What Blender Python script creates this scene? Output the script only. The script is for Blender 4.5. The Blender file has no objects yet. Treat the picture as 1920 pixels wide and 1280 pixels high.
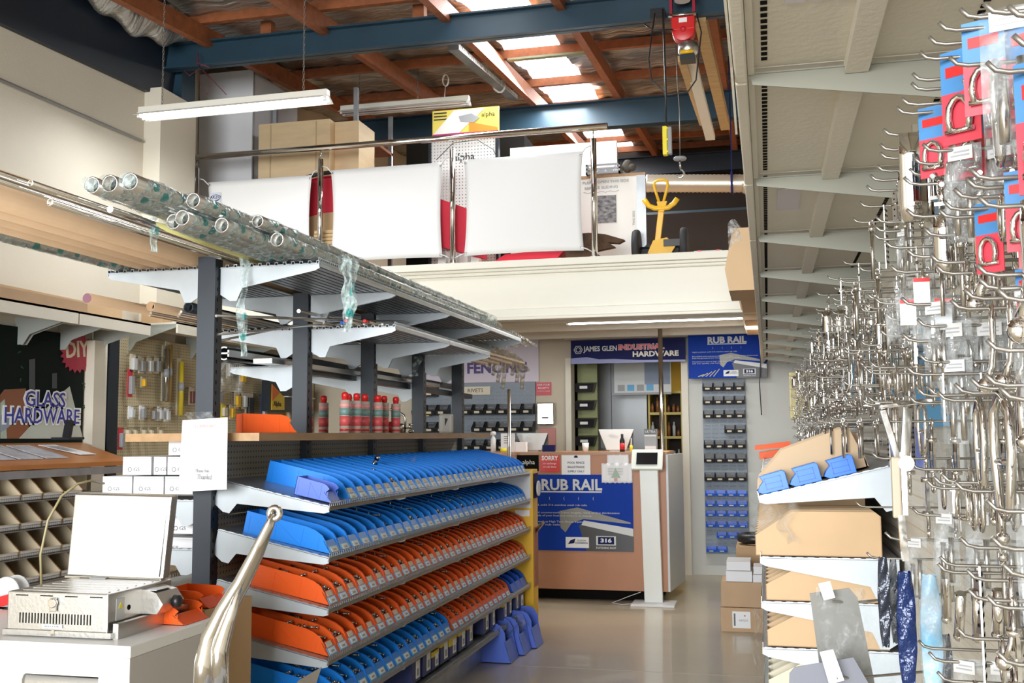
import bpy, math, random
from math import sin, cos, pi, radians
from mathutils import Matrix, Vector
random.seed(11)
S = bpy.context.scene
COL = S.collection
# ---------------- camera ----------------
YAW, PITCH, ROLL, FPX, EYE = 0.23873, 0.0898, -0.00673, 1957.0, 1.45
_f = Vector((-sin(YAW)*cos(PITCH), cos(YAW)*cos(PITCH), sin(PITCH)))
_r = Vector((cos(YAW), sin(YAW), 0)); _u = _r.cross(_f)
CR = _r*cos(ROLL)+_u*sin(ROLL); CU = _u*cos(ROLL)-_r*sin(ROLL)
cd = bpy.data.cameras.new('camera'); cam = bpy.data.objects.new('camera', cd); COL.objects.link(cam)
cd.sensor_width = 36; cd.lens = FPX/1920*36; cd.clip_start = .05; cd.clip_end = 200
mw = Matrix.Identity(4)
for i in range(3): mw[i][0] = CR[i]; mw[i][1] = CU[i]; mw[i][2] = -_f[i]
mw[2][3] = EYE; cam.matrix_world = mw; S.camera = cam
# ---------------- view, world, daylight ----------------
S.view_settings.view_transform = 'Standard'; S.view_settings.look = 'None'
S.view_settings.gamma = 1; S.view_settings.use_curve_mapping = False
S.view_settings.exposure = 0.82
try:
    S.cycles.max_bounces = 7; S.cycles.diffuse_bounces = 4; S.cycles.glossy_bounces = 4
    S.cycles.transmission_bounces = 4; S.cycles.transparent_max_bounces = 10
    S.cycles.sample_clamp_indirect = 4; S.cycles.caustics_reflective = False; S.cycles.caustics_refractive = False
    S.cycles.use_denoising = True
except Exception: pass
wd = bpy.data.worlds.new('overcast_sky'); S.world = wd; wd.use_nodes = True
wd.node_tree.nodes['Background'].inputs[0].default_value = (.93, .97, 1, 1)
wd.node_tree.nodes['Background'].inputs[1].default_value = .8
def area(name, loc, sx, sy, power, d, col=(1,1,1), spread=180):
    l = bpy.data.lights.new(name, 'AREA'); l.shape = 'RECTANGLE'; l.size = sx; l.size_y = sy; l.energy = power; l.color = col
    l.spread = radians(spread)
    o = bpy.data.objects.new(name, l); COL.objects.link(o); o.location = loc
    o.rotation_euler = Vector(d).to_track_quat('-Z', 'Y').to_euler(); return o
# daylight that comes in through the open roller door behind the camera and through the roof sheet
area('door_daylight', (-2.4, -7.0, 2.6), 7.0, 4.6, 1150, (0, 1, -.02), (.96, .985, 1))
area('skylight_daylight', (-2.13, 9.7, 5.10), .5, 3.0, 85, (0, 0, -1), (.95, .98, 1))
area('rear_skylight_daylight', (-2.1, 13.2, 5.45), .5, 2.6, 90, (0, 0, -1), (1, .98, .94))
# ---------------- helpers ----------------
def at(x, y, X=None, Y=None, Z=None):
    d = _f*FPX*0 + (Vector((0,0,0)) + _f*FPX + CR*(x-960) - CU*(y-640))
    t = X/d.x if X is not None else (Y/d.y if Y is not None else (Z-EYE)/d.z)
    return Vector((d.x*t, d.y*t, d.z*t+EYE))
MW = {}
def world(o): return MW.get(o.name, Matrix.Identity(4))
def props(o, label=None, cat=None, group=None, kind=None):
    if label: o['label'] = label
    if cat: o['category'] = cat
    if group: o['group'] = group
    if kind: o['kind'] = kind
def thing(name, label, cat, loc=(0,0,0), rz=0, group=None):
    o = bpy.data.objects.new(name, None); COL.objects.link(o); o.empty_display_size = .05
    o.location = loc; o.rotation_euler = (0,0,rz)
    MW[o.name] = Matrix.Translation(Vector(loc)) @ Matrix.Rotation(rz, 4, 'Z')
    props(o, label, cat, group); return o
class MB:
    def __init__(s): s.v=[]; s.f=[]; s.m=[]; s.s=[]; s.cm=0; s.T=None
    def add(s, vs, fs, sm=False):
        b = len(s.v)
        s.v += [ (s.T @ Vector(p)) if s.T else Vector(p) for p in vs]
        for f in fs: s.f.append([b+i for i in f]); s.m.append(s.cm); s.s.append(sm)
        return s
    def mat(s, i): s.cm = i; return s
    def box(s, x0,y0,z0,x1,y1,z1):
        return s.add([(x0,y0,z0),(x1,y0,z0),(x1,y1,z0),(x0,y1,z0),(x0,y0,z1),(x1,y0,z1),(x1,y1,z1),(x0,y1,z1)],
                     [(0,3,2,1),(4,5,6,7),(0,1,5,4),(1,2,6,5),(2,3,7,6),(3,0,4,7)])
    def hexa(s, p): return s.add(p, [(0,3,2,1),(4,5,6,7),(0,1,5,4),(1,2,6,5),(2,3,7,6),(3,0,4,7)])
    def bar(s, a, b, w, h, up=(0,0,1)):
        a=Vector(a); b=Vector(b); d=(b-a).normalized(); sd=d.cross(Vector(up)).normalized()*(w/2); u=sd.cross(d).normalized()*(h/2)
        return s.hexa([a-sd-u,a+sd-u,b+sd-u,b-sd-u,a-sd+u,a+sd+u,b+sd+u,b-sd+u])
    def prism(s, poly, ax, a, b):
        def P(u,v,w): return {'x':(w,u,v),'y':(u,w,v),'z':(u,v,w)}[ax]
        n=len(poly); vs=[P(u,v,a) for u,v in poly]+[P(u,v,b) for u,v in poly]
        return s.add(vs, [list(range(n))[::-1], list(range(n,2*n))]+[(i,(i+1)%n,n+(i+1)%n,n+i) for i in range(n)])
    def tube(s, pts, r, n=8, closed=False, cap=True, flat=1.0):
        pts=[Vector(p) for p in pts]; k=len(pts); R=r if isinstance(r,(list,tuple)) else [r]*k
        vs=[]; prev=None
        for i,p in enumerate(pts):
            if closed: d=(pts[(i+1)%k]-pts[i-1]).normalized()
            else: d=(pts[min(i+1,k-1)]-pts[max(i-1,0)]).normalized()
            if prev is None:
                a=Vector((0,0,1)) if abs(d.z)<.9 else Vector((1,0,0))
                sd=d.cross(a).normalized()
            else: sd=(prev-d*prev.dot(d)).normalized()
            prev=sd; u=d.cross(sd)
            for j in range(n):
                t=2*pi*j/n; vs.append(p+sd*cos(t)*R[i]+u*sin(t)*R[i]*flat)
        fs=[]; m=k if closed else k-1
        for i in range(m):
            for j in range(n):
                a=i*n+j; b=i*n+(j+1)%n; c=((i+1)%k)*n+(j+1)%n; d=((i+1)%k)*n+j; fs.append((a,b,c,d))
        s.add(vs,fs,True)
        if cap and not closed:
            b0=len(s.v)-len(vs); s.f.append([b0+j for j in range(n)][::-1]); s.f.append([b0+(k-1)*n+j for j in range(n)]); s.m+=[s.cm]*2; s.s+=[False]*2
        return s
    def cyl(s,a,b,r,n=12,r2=None): return s.tube([a,b],[r,r if r2 is None else r2],n)
    def pipe(s,a,b,ro,ri,n=14):
        a=Vector(a); b=Vector(b); d=(b-a).normalized(); e=d*.0005
        return s.tube([a+e,a,a,b,b,b-e],[ri*.999,ri,ro,ro,ri,ri*.999],n,cap=False) if False else s._pipe(a,b,ro,ri,n)
    def _pipe(s,a,b,ro,ri,n):
        d=(b-a).normalized(); w=Vector((0,0,1)) if abs(d.z)<.9 else Vector((1,0,0)); sd=d.cross(w).normalized(); u=d.cross(sd); vs=[]
        for p,r in ((a,ri),(a,ro),(b,ro),(b,ri)):
            for j in range(n): t=2*pi*j/n; vs.append(p+sd*cos(t)*r+u*sin(t)*r)
        fs=[]
        for i in range(4):
            for j in range(n):
                k=(i+1)%4; fs.append((i*n+j,i*n+(j+1)%n,k*n+(j+1)%n,k*n+j))
        return s.add(vs,fs,True)
    def lathe(s, prof, c=(0,0,0), n=16, ax='z'):
        vs=[]; c=Vector(c)
        for r,z in prof:
            for j in range(n):
                t=2*pi*j/n; p={'z':(r*cos(t),r*sin(t),z),'x':(z,r*cos(t),r*sin(t)),'y':(r*cos(t),z,r*sin(t))}[ax]
                vs.append(c+Vector(p))
        fs=[(i*n+j,i*n+(j+1)%n,(i+1)*n+(j+1)%n,(i+1)*n+j) for i in range(len(prof)-1) for j in range(n)]
        fs+=[list(range(n))[::-1],[ (len(prof)-1)*n+j for j in range(n)]]
        return s.add(vs,fs,True)
    def sph(s,c,r,n=10,m=6,sc=(1,1,1)):
        vs=[]; c=Vector(c)
        for i in range(m+1):
            a=pi*i/m
            for j in range(n): t=2*pi*j/n; vs.append(c+Vector((max(sin(a),.02)*cos(t)*r*sc[0],max(sin(a),.02)*sin(t)*r*sc[1],cos(a)*r*sc[2])))
        fs=[(i*n+j,(i+1)*n+j,(i+1)*n+(j+1)%n,i*n+(j+1)%n) for i in range(m) for j in range(n)]
        fs+=[list(range(n)),[m*n+j for j in range(n)][::-1]]
        return s.add(vs,fs,True)
    def grid(s, fn, nu, nv, th=None):
        P=[[Vector(fn(i/nu,j/nv)) for j in range(nv+1)] for i in range(nu+1)]
        vs=[p for r in P for p in r]; w=nv+1
        s.add(vs,[(i*w+j,(i+1)*w+j,(i+1)*w+j+1,i*w+j+1) for i in range(nu) for j in range(nv)],True)
        if th:
            t=Vector(th); vs=[p+t for p in vs]; b=len(s.v); s.add(vs,[(i*w+j,i*w+j+1,(i+1)*w+j+1,(i+1)*w+j) for i in range(nu) for j in range(nv)],True)
            b0=b-len(vs); rim=[i*w for i in range(nu+1)]+[nu*w+j for j in range(1,nv+1)]+[i*w+nv for i in range(nu-1,-1,-1)]+[j for j in range(nv-1,0,-1)]
            for k in range(len(rim)):
                a,c=rim[k],rim[(k+1)%len(rim)]; s.f.append([b0+c,b0+a,b+a,b+c]); s.m.append(s.cm); s.s.append(False)
        return s
    def build(s, name, mat, parent=None, local=False, bev=0, **pr):
        vs=s.v; off=None
        if parent is not None:
            if not local:
                inv=world(parent).inverted(); vs=[inv@v for v in vs]
        elif not local:
            xs=[v.x for v in vs]; ys=[v.y for v in vs]; zs=[v.z for v in vs]
            off=Vector(((min(xs)+max(xs))/2,(min(ys)+max(ys))/2,min(zs))); vs=[v-off for v in vs]
        me=bpy.data.meshes.new(name); me.from_pydata([tuple(v) for v in vs],[],s.f)
        for m in (mat if isinstance(mat,(list,tuple)) else [mat]): me.materials.append(m)
        me.polygons.foreach_set('material_index', s.m); me.polygons.foreach_set('use_smooth', s.s); me.update()
        o=bpy.data.objects.new(name,me); COL.objects.link(o)
        if parent is not None:
            o.parent=parent; MW[o.name]=world(parent).copy()
        elif off is not None: o.location=off; MW[o.name]=Matrix.Translation(off)
        if bev:
            b=o.modifiers.new('bevel','BEVEL'); b.width=bev; b.segments=2; b.limit_method='ANGLE'
        props(o, **pr); return o
def structure(name, mb, mat, bev=0): return mb.build(name, mat, kind='structure', bev=bev)
def dup(o, loc=None, rz=None, label=None, group=None, parent=None):
    c=o.copy(); COL.objects.link(c)
    if parent is not None: c.parent=parent
    if loc is not None: c.location=loc
    if rz is not None: c.rotation_euler=(0,0,rz)
    if parent is None: MW[c.name]=Matrix.Translation(c.location)@Matrix.Rotation(c.rotation_euler.z,4,'Z')
    if label: c['label']=label
    if group: c['group']=group
    for ch in list(o.children): dup(ch, parent=c)
    return c
ORD=['first','second','third','fourth','fifth','sixth','seventh','eighth','ninth','tenth','eleventh','twelfth','thirteenth','fourteenth','fifteenth','sixteenth','seventeenth','eighteenth','nineteenth','twentieth']
def ordn(i):
    if i<20: return ORD[i]
    t={2:'twenty',3:'thirty',4:'forty',5:'fifty',6:'sixty',7:'seventy',8:'eighty',9:'ninety'}
    n=i+1
    if n>=100: return 'hundred and '+ordn(n-101) if n>100 else 'hundredth'
    if n%10==0: return {20:'twentieth',30:'thirtieth',40:'fortieth',50:'fiftieth',60:'sixtieth',70:'seventieth',80:'eightieth',90:'ninetieth'}[n]
    return t[n//10]+'-'+ORD[n%10-1]
# ---------------- materials ----------------
def M(name, col, rough=.5, metal=0, var=0, scale=8, bump=0, bscale=40, spec=None, alpha=1, emit=None, trans=0, stretch=None, coat=0, col2=None):
    m=bpy.data.materials.new(name); m.use_nodes=True; nt=m.node_tree; b=nt.nodes['Principled BSDF']
    b.inputs['Base Color'].default_value=(*col,1); b.inputs['Roughness'].default_value=rough; b.inputs['Metallic'].default_value=metal
    if spec is not None: b.inputs['Specular IOR Level'].default_value=spec
    if alpha<1: b.inputs['Alpha'].default_value=alpha
    if trans: b.inputs['Transmission Weight'].default_value=trans
    if coat: b.inputs['Coat Weight'].default_value=coat
    if emit: b.inputs['Emission Color'].default_value=(*emit[0],1); b.inputs['Emission Strength'].default_value=emit[1]
    if var or bump:
        tc=nt.nodes.new('ShaderNodeTexCoord'); mp=nt.nodes.new('ShaderNodeMapping'); nt.links.new(tc.outputs['Object'],mp.inputs[0])
        if stretch: mp.inputs['Scale'].default_value=stretch
        if var:
            n=nt.nodes.new('ShaderNodeTexNoise'); n.inputs['Scale'].default_value=scale; n.inputs['Detail'].default_value=5
            nt.links.new(mp.outputs[0],n.inputs['Vector'])
            r=nt.nodes.new('ShaderNodeMapRange'); r.inputs[1].default_value=.3; r.inputs[2].default_value=.7
            nt.links.new(n.outputs['Fac'],r.inputs[0])
            mx=nt.nodes.new('ShaderNodeMix'); mx.data_type='RGBA'
            c2=col2 or tuple(max(0,c*(1-var)) for c in col)
            mx.inputs[6].default_value=(*col,1); mx.inputs[7].default_value=(*c2,1)
            nt.links.new(r.outputs[0],mx.inputs[0]); nt.links.new(mx.outputs[2],b.inputs['Base Color'])
        if bump:
            n=nt.nodes.new('ShaderNodeTexNoise'); n.inputs['Scale'].default_value=bscale; n.inputs['Detail'].default_value=4
            nt.links.new(mp.outputs[0],n.inputs['Vector'])
            bp=nt.nodes.new('ShaderNodeBump'); bp.inputs['Strength'].default_value=bump; bp.inputs['Distance'].default_value=.02
            nt.links.new(n.outputs['Fac'],bp.inputs['Height']); nt.links.new(bp.outputs[0],b.inputs['Normal'])
    return m
def pegmat(name, col, hole, pitch=.025, axis='yz', rad=.16, rough=.5):
    m=M(name,col,rough); nt=m.node_tree; b=nt.nodes['Principled BSDF']
    tc=nt.nodes.new('ShaderNodeTexCoord'); sx=nt.nodes.new('ShaderNodeSeparateXYZ'); nt.links.new(tc.outputs['Object'],sx.inputs[0])
    def frac(out):
        a=nt.nodes.new('ShaderNodeMath'); a.operation='DIVIDE'; a.inputs[1].default_value=pitch; nt.links.new(out,a.inputs[0])
        f=nt.nodes.new('ShaderNodeMath'); f.operation='FRACT'; nt.links.new(a.outputs[0],f.inputs[0])
        s=nt.nodes.new('ShaderNodeMath'); s.operation='SUBTRACT'; s.inputs[1].default_value=.5; nt.links.new(f.outputs[0],s.inputs[0])
        p=nt.nodes.new('ShaderNodeMath'); p.operation='MULTIPLY'; nt.links.new(s.outputs[0],p.inputs[0]); nt.links.new(s.outputs[0],p.inputs[1]); return p
    idx={'x':0,'y':1,'z':2}; p=frac(sx.outputs[idx[axis[0]]]); q=frac(sx.outputs[idx[axis[1]]])
    ad=nt.nodes.new('ShaderNodeMath'); ad.operation='ADD'; nt.links.new(p.outputs[0],ad.inputs[0]); nt.links.new(q.outputs[0],ad.inputs[1])
    lt=nt.nodes.new('ShaderNodeMath'); lt.operation='LESS_THAN'; lt.inputs[1].default_value=rad*rad; nt.links.new(ad.outputs[0],lt.inputs[0])
    mx=nt.nodes.new('ShaderNodeMix'); mx.data_type='RGBA'; mx.inputs[6].default_value=(*col,1); mx.inputs[7].default_value=(*hole,1)
    nt.links.new(lt.outputs[0],mx.inputs[0]); nt.links.new(mx.outputs[2],b.inputs['Base Color']); return m
def film(name, col, dens=.35, rough=.25, tint=(.97,.98,.98), dots=None):
    # thin clear wrap: mostly see-through with a glossy, crinkled skin
    m=bpy.data.materials.new(name); m.use_nodes=True; nt=m.node_tree; nt.nodes.clear()
    out=nt.nodes.new('ShaderNodeOutputMaterial'); mx=nt.nodes.new('ShaderNodeMixShader'); tr=nt.nodes.new('ShaderNodeBsdfTransparent'); tr.inputs[0].default_value=(*tint,1)
    b=nt.nodes.new('ShaderNodeBsdfPrincipled'); b.inputs['Base Color'].default_value=(*col,1); b.inputs['Roughness'].default_value=rough
    tc=nt.nodes.new('ShaderNodeTexCoord'); n=nt.nodes.new('ShaderNodeTexNoise'); n.inputs['Scale'].default_value=28; n.inputs['Detail'].default_value=3
    bp=nt.nodes.new('ShaderNodeBump'); bp.inputs['Strength'].default_value=.9; bp.inputs['Distance'].default_value=.03
    nt.links.new(tc.outputs['Object'],n.inputs['Vector']); nt.links.new(n.outputs['Fac'],bp.inputs['Height']); nt.links.new(bp.outputs[0],b.inputs['Normal'])
    r=nt.nodes.new('ShaderNodeMapRange'); r.inputs[1].default_value=.42; r.inputs[2].default_value=.68; r.inputs[3].default_value=dens*.25; r.inputs[4].default_value=min(1,dens*1.3)
    nt.links.new(n.outputs['Fac'],r.inputs[0])
    fac=r.outputs[0]
    if dots:
        vo=nt.nodes.new('ShaderNodeTexVoronoi'); vo.inputs['Scale'].default_value=14; nt.links.new(tc.outputs['Object'],vo.inputs['Vector'])
        lt=nt.nodes.new('ShaderNodeMath'); lt.operation='LESS_THAN'; lt.inputs[1].default_value=.27; nt.links.new(vo.outputs['Distance'],lt.inputs[0])
        cm=nt.nodes.new('ShaderNodeMix'); cm.data_type='RGBA'; cm.inputs[6].default_value=(*col,1); cm.inputs[7].default_value=(*dots,1); nt.links.new(lt.outputs[0],cm.inputs[0]); nt.links.new(cm.outputs[2],b.inputs['Base Color'])
        mm=nt.nodes.new('ShaderNodeMath'); mm.operation='MAXIMUM'; sc=nt.nodes.new('ShaderNodeMath'); sc.operation='MULTIPLY'; sc.inputs[1].default_value=.8; nt.links.new(lt.outputs[0],sc.inputs[0]); nt.links.new(sc.outputs[0],mm.inputs[0]); nt.links.new(fac,mm.inputs[1]); fac=mm.outputs[0]
    nt.links.new(fac,mx.inputs[0]); nt.links.new(tr.outputs[0],mx.inputs[1]); nt.links.new(b.outputs[0],mx.inputs[2]); nt.links.new(mx.outputs[0],out.inputs[0]); return m
cream=M('cream_paint',(.74,.70,.60),.55,var=.06,scale=2,bump=.08,bscale=60)
wallcream=M('cream_wall_paint',(.72,.67,.56),.7,var=.05,scale=1.5,bump=.1,bscale=80)
white=M('white_paint',(.76,.76,.74),.45,var=.03,scale=3)
fascia_m=M('ivory_gloss_board',(.80,.77,.66),.35,var=.05,scale=1.2,stretch=(.4,1,4))
floor_m=M('beige_vinyl_floor',(.50,.43,.32),.28,var=.14,scale=1.3,bump=.04,bscale=12,coat=.25)
greywall=M('pale_grey_paint',(.55,.56,.53),.6,var=.05,scale=1.5)
taupe=M('beige_wall_paint',(.56,.49,.38),.65,var=.06,scale=1.2)
navy=M('navy_steel',(.016,.05,.08),.42,var=.2,scale=3)
darknavy=M('dark_navy_steel',(.006,.014,.028),.45,var=.2,scale=3)
oregon=M('orange_brown_timber',(.38,.12,.04),.6,var=.35,scale=5,stretch=(3,3,3),bump=.15)
timber=M('raw_pine_timber',(.62,.42,.2),.6,var=.25,scale=6,stretch=(1,6,6))
ply=M('birch_plywood',(.72,.55,.33),.55,var=.12,scale=4,stretch=(1,1,5))
wood=M('honey_oak_laminate',(.44,.26,.12),.4,var=.25,scale=5,stretch=(6,1,6))
woodfront=M('salmon_wood_laminate',(.45,.20,.10),.45,var=.12,scale=5,stretch=(1,1,.5))
kraft=M('kraft_cardboard',(.52,.35,.21),.75,var=.1,scale=5,bump=.05)
kraftl=M('light_cardboard',(.62,.43,.25),.75,var=.08,scale=5)
kraftd=M('inner_cardboard',(.50,.33,.18),.8,var=.1,scale=5)
cardw=M('white_card',(.72,.72,.74),.5)
paper=M('white_paper',(.86,.86,.87),.6)
galv=M('galvanised_sheet',(.48,.51,.54),.38,.75,var=.25,scale=7)
galvw=M('white_galvanised_bracket',(.50,.545,.58),.45,.4,var=.15,scale=6)
steel=M('stainless_steel',(.56,.54,.51),.2,1)
steelb=M('brushed_stainless',(.58,.57,.55),.3,1,bump=.04,bscale=90,stretch=(1,20,1))
chrome=M('mirror_stainless',(.70,.68,.65),.07,1)
wire=M('zinc_wire',(.30,.28,.25),.38,.85)
black=M('black_plastic',(.012,.012,.014),.4)
blacks=M('satin_black_steel',(.02,.026,.034),.35,.2)
charcoal=M('charcoal_post_paint',(.028,.036,.048),.42,.2,var=.15,scale=3)
dark=M('dark_recess',(.008,.007,.006),.9,spec=.1)
bluep=M('azure_bin_plastic',(.010,.22,.78),.38,spec=.35)
blued=M('cobalt_bin_plastic',(.01,.11,.62),.35)
violet=M('violet_blue_plastic',(.09,.17,.68),.35)
orangep=M('orange_bin_plastic',(.80,.105,.012),.4,spec=.35)
redp=M('red_plastic',(.62,.015,.015),.35)
red=M('red_print',(.60,.02,.03),.45)
yellow=M('yellow_enamel',(.80,.46,.012),.4)
yellowb=M('bright_yellow_plastic',(.85,.72,.03),.4)
limey=M('pale_yellow_foam',(.80,.76,.30),.6)
bluep2=M('blue_print',(.003,.040,.34),.6,spec=.15)
navyp=M('navy_print',(.008,.012,.085),.6,spec=.15)
cyan=M('cyan_print',(.04,.36,.75),.4)
skyb=M('label_blue_print',(.10,.42,.75),.5)
tag_m=M('label_paper',(.78,.79,.80),.55)
creamtag=M('cream_label_paper',(.68,.62,.48),.6)
greyp=M('grey_plastic',(.30,.31,.32),.45)
lgrey=M('light_grey_plastic',(.58,.60,.60),.4)
wrap=film('clear_wrap',(.55,.57,.58),.25)
wrapg=film('green_print_wrap',(.62,.76,.75),.60,dots=(.05,.32,.30))
bagm=film('clear_polybag',(.55,.56,.56),.24)
tealdot=M('teal_print',(.02,.30,.27),.5)
rubber=M('black_rubber',(.025,.025,.028),.7)
redf=M('red_fabric',(.50,.008,.03),.7)
bins_beige=M('beige_shelf_bin_card',(.62,.52,.36),.7,var=.08,scale=6)
pegc=pegmat('cream_pegboard',(.60,.52,.34),(.20,.16,.09),.025,'yz',.2)
pegg=pegmat('grey_pegboard',(.46,.44,.37),(.12,.11,.09),.025,'yz',.2)
pegx=pegmat('white_pegboard',(.72,.72,.70),(.15,.15,.15),.03,'xz',.18)
lampm=M('lit_tube',(1,1,1),.5,emit=((.93,.96,1),9))
fixw=M('fixture_enamel',(.80,.78,.70),.4)
glassy=M('dark_screen',(.01,.01,.012),.1)
brown=M('dark_brown_board',(.03,.02,.015),.6,spec=.2)
def sheetfoil():
    m=M('foil_insulation',(.62,.62,.60),.3,.75,var=.5,scale=4,bump=1.0,bscale=7,stretch=(.8,4,1),col2=(.26,.23,.19)); return m
foil=sheetfoil()
# lettering
def text(s, size, o, right, up, mat, parent, name='lettering', w=None, bold=0, depth=.0012, align='CENTER', **pr):
    cu=bpy.data.curves.new('t','FONT'); cu.body=s; cu.size=size; cu.align_x=align; cu.align_y='CENTER'; cu.offset=bold; cu.extrude=depth; cu.resolution_u=2
    to=bpy.data.objects.new('t',cu); me=bpy.data.meshes.new_from_object(to); bpy.data.objects.remove(to); bpy.data.curves.remove(cu)
    r=Vector(right).normalized(); u=Vector(up).normalized(); n=r.cross(u); sx=1
    if w and len(me.vertices):
        xs=[v.co.x for v in me.vertices]; sx=w/max(1e-6,max(xs)-min(xs))
    inv=world(parent).inverted()
    for v in me.vertices: v.co=inv@(Vector(o)+r*v.co.x*sx+u*v.co.y+n*(v.co.z+depth))
    me.materials.clear(); me.materials.append(mat); me.name=name
    ob=bpy.data.objects.new(name,me); COL.objects.link(ob); ob.parent=parent; props(ob,**pr); return ob
# ================= setting =================
WX=-5.1   # left wall
structure('floor', MB().box(WX-.3,-2.6,-.1,.75,16.2,0), floor_m)
structure('trim_1', MB().mat(0).box(-1.6,6.575,0,.47,6.581,.0012), M('floor_seam',(.36,.31,.24),.5))
structure('wall_left', MB().box(WX-.25,-2.6,0,WX,8.28,4.42).box(WX-.25,8.28,0,WX-.2,15.9,5.9), wallcream)
structure('trim_2', MB().box(WX,-2.6,0,WX+.14,.2,4.4).box(WX,7.72,2.42,WX+.16,8.28,4.43), wallcream)
structure('wall_right', MB().box(.56,-2.6,0,.8,16.2,5.6), wallcream)
structure('wall_front', MB().box(WX-.25,-2.7,3.9,.8,-2.55,5.6).box(WX-.25,-2.7,0,-5.0,-2.55,3.9).box(.6,-2.7,0,.8,-2.55,3.9), wallcream)
structure('wall_rear', MB().box(WX-.25,15.9,0,.8,16.2,6.0), brown)
# back wall of the shop under the mezzanine, with the doorway to the store room
structure('wall_back', MB().box(WX,11.15,0,-2.08,11.3,2.62).box(-2.08,11.15,2.25,-.84,11.3,2.62), taupe)
structure('wall_back_grey', MB().box(-.84,11.15,0,.56,11.3,2.62), greywall)
structure('trim_3', MB().box(-2.11,11.1,0,-2.05,11.32,2.28).box(-.87,11.1,0,-.80,11.32,2.28), cream)
structure('trim_4', MB().box(-2.1,11.0,2.47,.5,11.15,2.62), cream)
structure('wall_store', MB().box(-2.4,14.4,0,.56,14.5,2.6), M('yellow_store_wall',(.60,.42,.10),.7))
# mezzanine deck and fascia
structure('ceiling', MB().box(WX,8.52,2.56,.56,16.0,2.66), white)
fz=MB().box(WX+.0,8.42,2.44,.56,8.52,2.84).box(WX,8.39,2.82,.56,8.52,2.845).box(WX,8.36,2.845,.56,8.56,2.905).box(WX,8.39,2.79,.56,8.44,2.80).box(WX,8.39,2.43,.56,8.54,2.50).box(WX,8.375,2.405,.56,8.5,2.43)
structure('trim_5', fz, fascia_m, bev=.006)
structure('floor_mezzanine', MB().box(WX,8.56,2.66,.56,16.0,2.90), M('mezzanine_boards',(.35,.22,.12),.6))
for i,yy in enumerate((9.0,9.75,10.5)):
    structure('trim_%d'%(6+i), MB().box(WX,yy,2.44,.56,yy+.07,2.56), cream)
# ---- roof: slopes up away from the camera by 1 in 10 ----
def rz_(y): return 4.86+.1*(y-8.4)
def sloped(x0,x1,y0,y1,d0,d1):
    return [(x0,y0,rz_(y0)+d0),(x1,y0,rz_(y0)+d0),(x1,y1,rz_(y1)+d0),(x0,y1,rz_(y1)+d0),(x0,y0,rz_(y0)+d1),(x1,y0,rz_(y0)+d1),(x1,y1,rz_(y1)+d1),(x0,y1,rz_(y1)+d1)]
SKY=[(-2.41,-1.86)]
rf=MB()
def foilsheet(x0,x1,y0,y1):
    nx=max(2,int((x1-x0)/.12)); ny=int((y1-y0)/.1)
    def fn(u,v):
        x=x0+(x1-x0)*u; y=y0+(y1-y0)*v; sag=.05*abs(sin(pi*((y-.3)/1.15)))
        return (x,y,rz_(y)+.27-sag+.012*sin(x*31+y*3)+.008*sin(y*23+x*7))
    rf.grid(fn,nx,ny,(0,0,.03))
foilsheet(WX-.25,-2.41,-2.7,16.2); foilsheet(-1.86,.8,-2.7,16.2); 
foilsheet(-2.41,-1.86,-2.7,6.4)
structure('roof', rf, foil)
sk=MB()
for y0,y1 in ((6.4,16.2),):
    def fn(u,v):
        x=-2.43+.59*u; y=y0+(y1-y0)*v; return (x,y,rz_(y)+.30+.012*sin(x*90))
    sk.grid(fn,24,20,(0,0,.004))
structure('window_1', sk, M('glowing_translucent_sheet',(.95,.97,.97),.4,trans=.0,emit=((.93,.96,1),2.2)))  # sky brightness is put into the roof sheet as its own glow
def rafter(x, y0=-2.5, y1=15.85):
    return MB().hexa(sloped(x-.035,x+.035,y0,y1,0,.15)).build('rafter',oregon,label='orange-brown roof rafter running from front to back '+rl[x],cat='rafter',group='roof rafters')
rl={-4.6:'above the left wall',-3.52:'left of the skylight, above the lit lamp',-2.45:'along the left edge of the skylight',-1.5:'on the right side of the skylight',-.35:'beside the hoist beams'}
for x in rl: rafter(x)
py=[.47,1.7,2.93,4.16,5.39,6.62,7.72,8.62,9.70,10.93,12.16,13.39,14.62,15.5]
greenp=M('pale_green_timber',(.30,.36,.24),.7,var=.2,scale=5)
for i,y in enumerate(py):
    m=MB().hexa(sloped(WX,.56,y-.035,y+.035,.15,.235))
    m.build('purlin',oregon,label='orange-brown purlin across the roof under the foil, %s from the front door end'%ordn(i),cat='purlin',group='roof purlins')
MB().hexa(sloped(-2.38,-1.55,9.66,9.74,.13,.15)).build('purlin_strip',greenp,label='pale green timber strip under a purlin across the skylight',cat='batten')
# short blocks between purlins near the first beam
for k,(x,y) in enumerate(((-4.1,8.0),(-2.72,8.0),(-1.05,8.05))):
    MB().box(x-.05,y-.04,4.86,x+.05,y+.04,rz_(y)+.2).build('timber_block',oregon,label='short orange timber packer on the first blue beam, %s'%('above the left lamp','left of the skylight','right of the skylight')[k],cat='block',group='timber packers on the first beam')
def ibeam(x0,x1,y,z0,z1,w,mat,**pr):
    t=.014
    m=MB().box(x0,y-w/2,z0,x1,y+w/2,z0+t).box(x0,y-w/2,z1-t,x1,y+w/2,z1).box(x0,y-.005,z0,x1,y+.005,z1)
    return m.build('steel_beam',mat,**pr)
ibeam(WX,.56,7.9,4.64,4.86,.11,navy,label='blue steel roof beam nearest the camera, in front of the mezzanine',cat='beam',group='blue steel roof beams')
ibeam(WX,.56,11.26,4.84,5.147,.14,navy,label='blue steel roof beam above the mezzanine, behind the alpha sign',cat='beam',group='blue steel roof beams')
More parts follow.
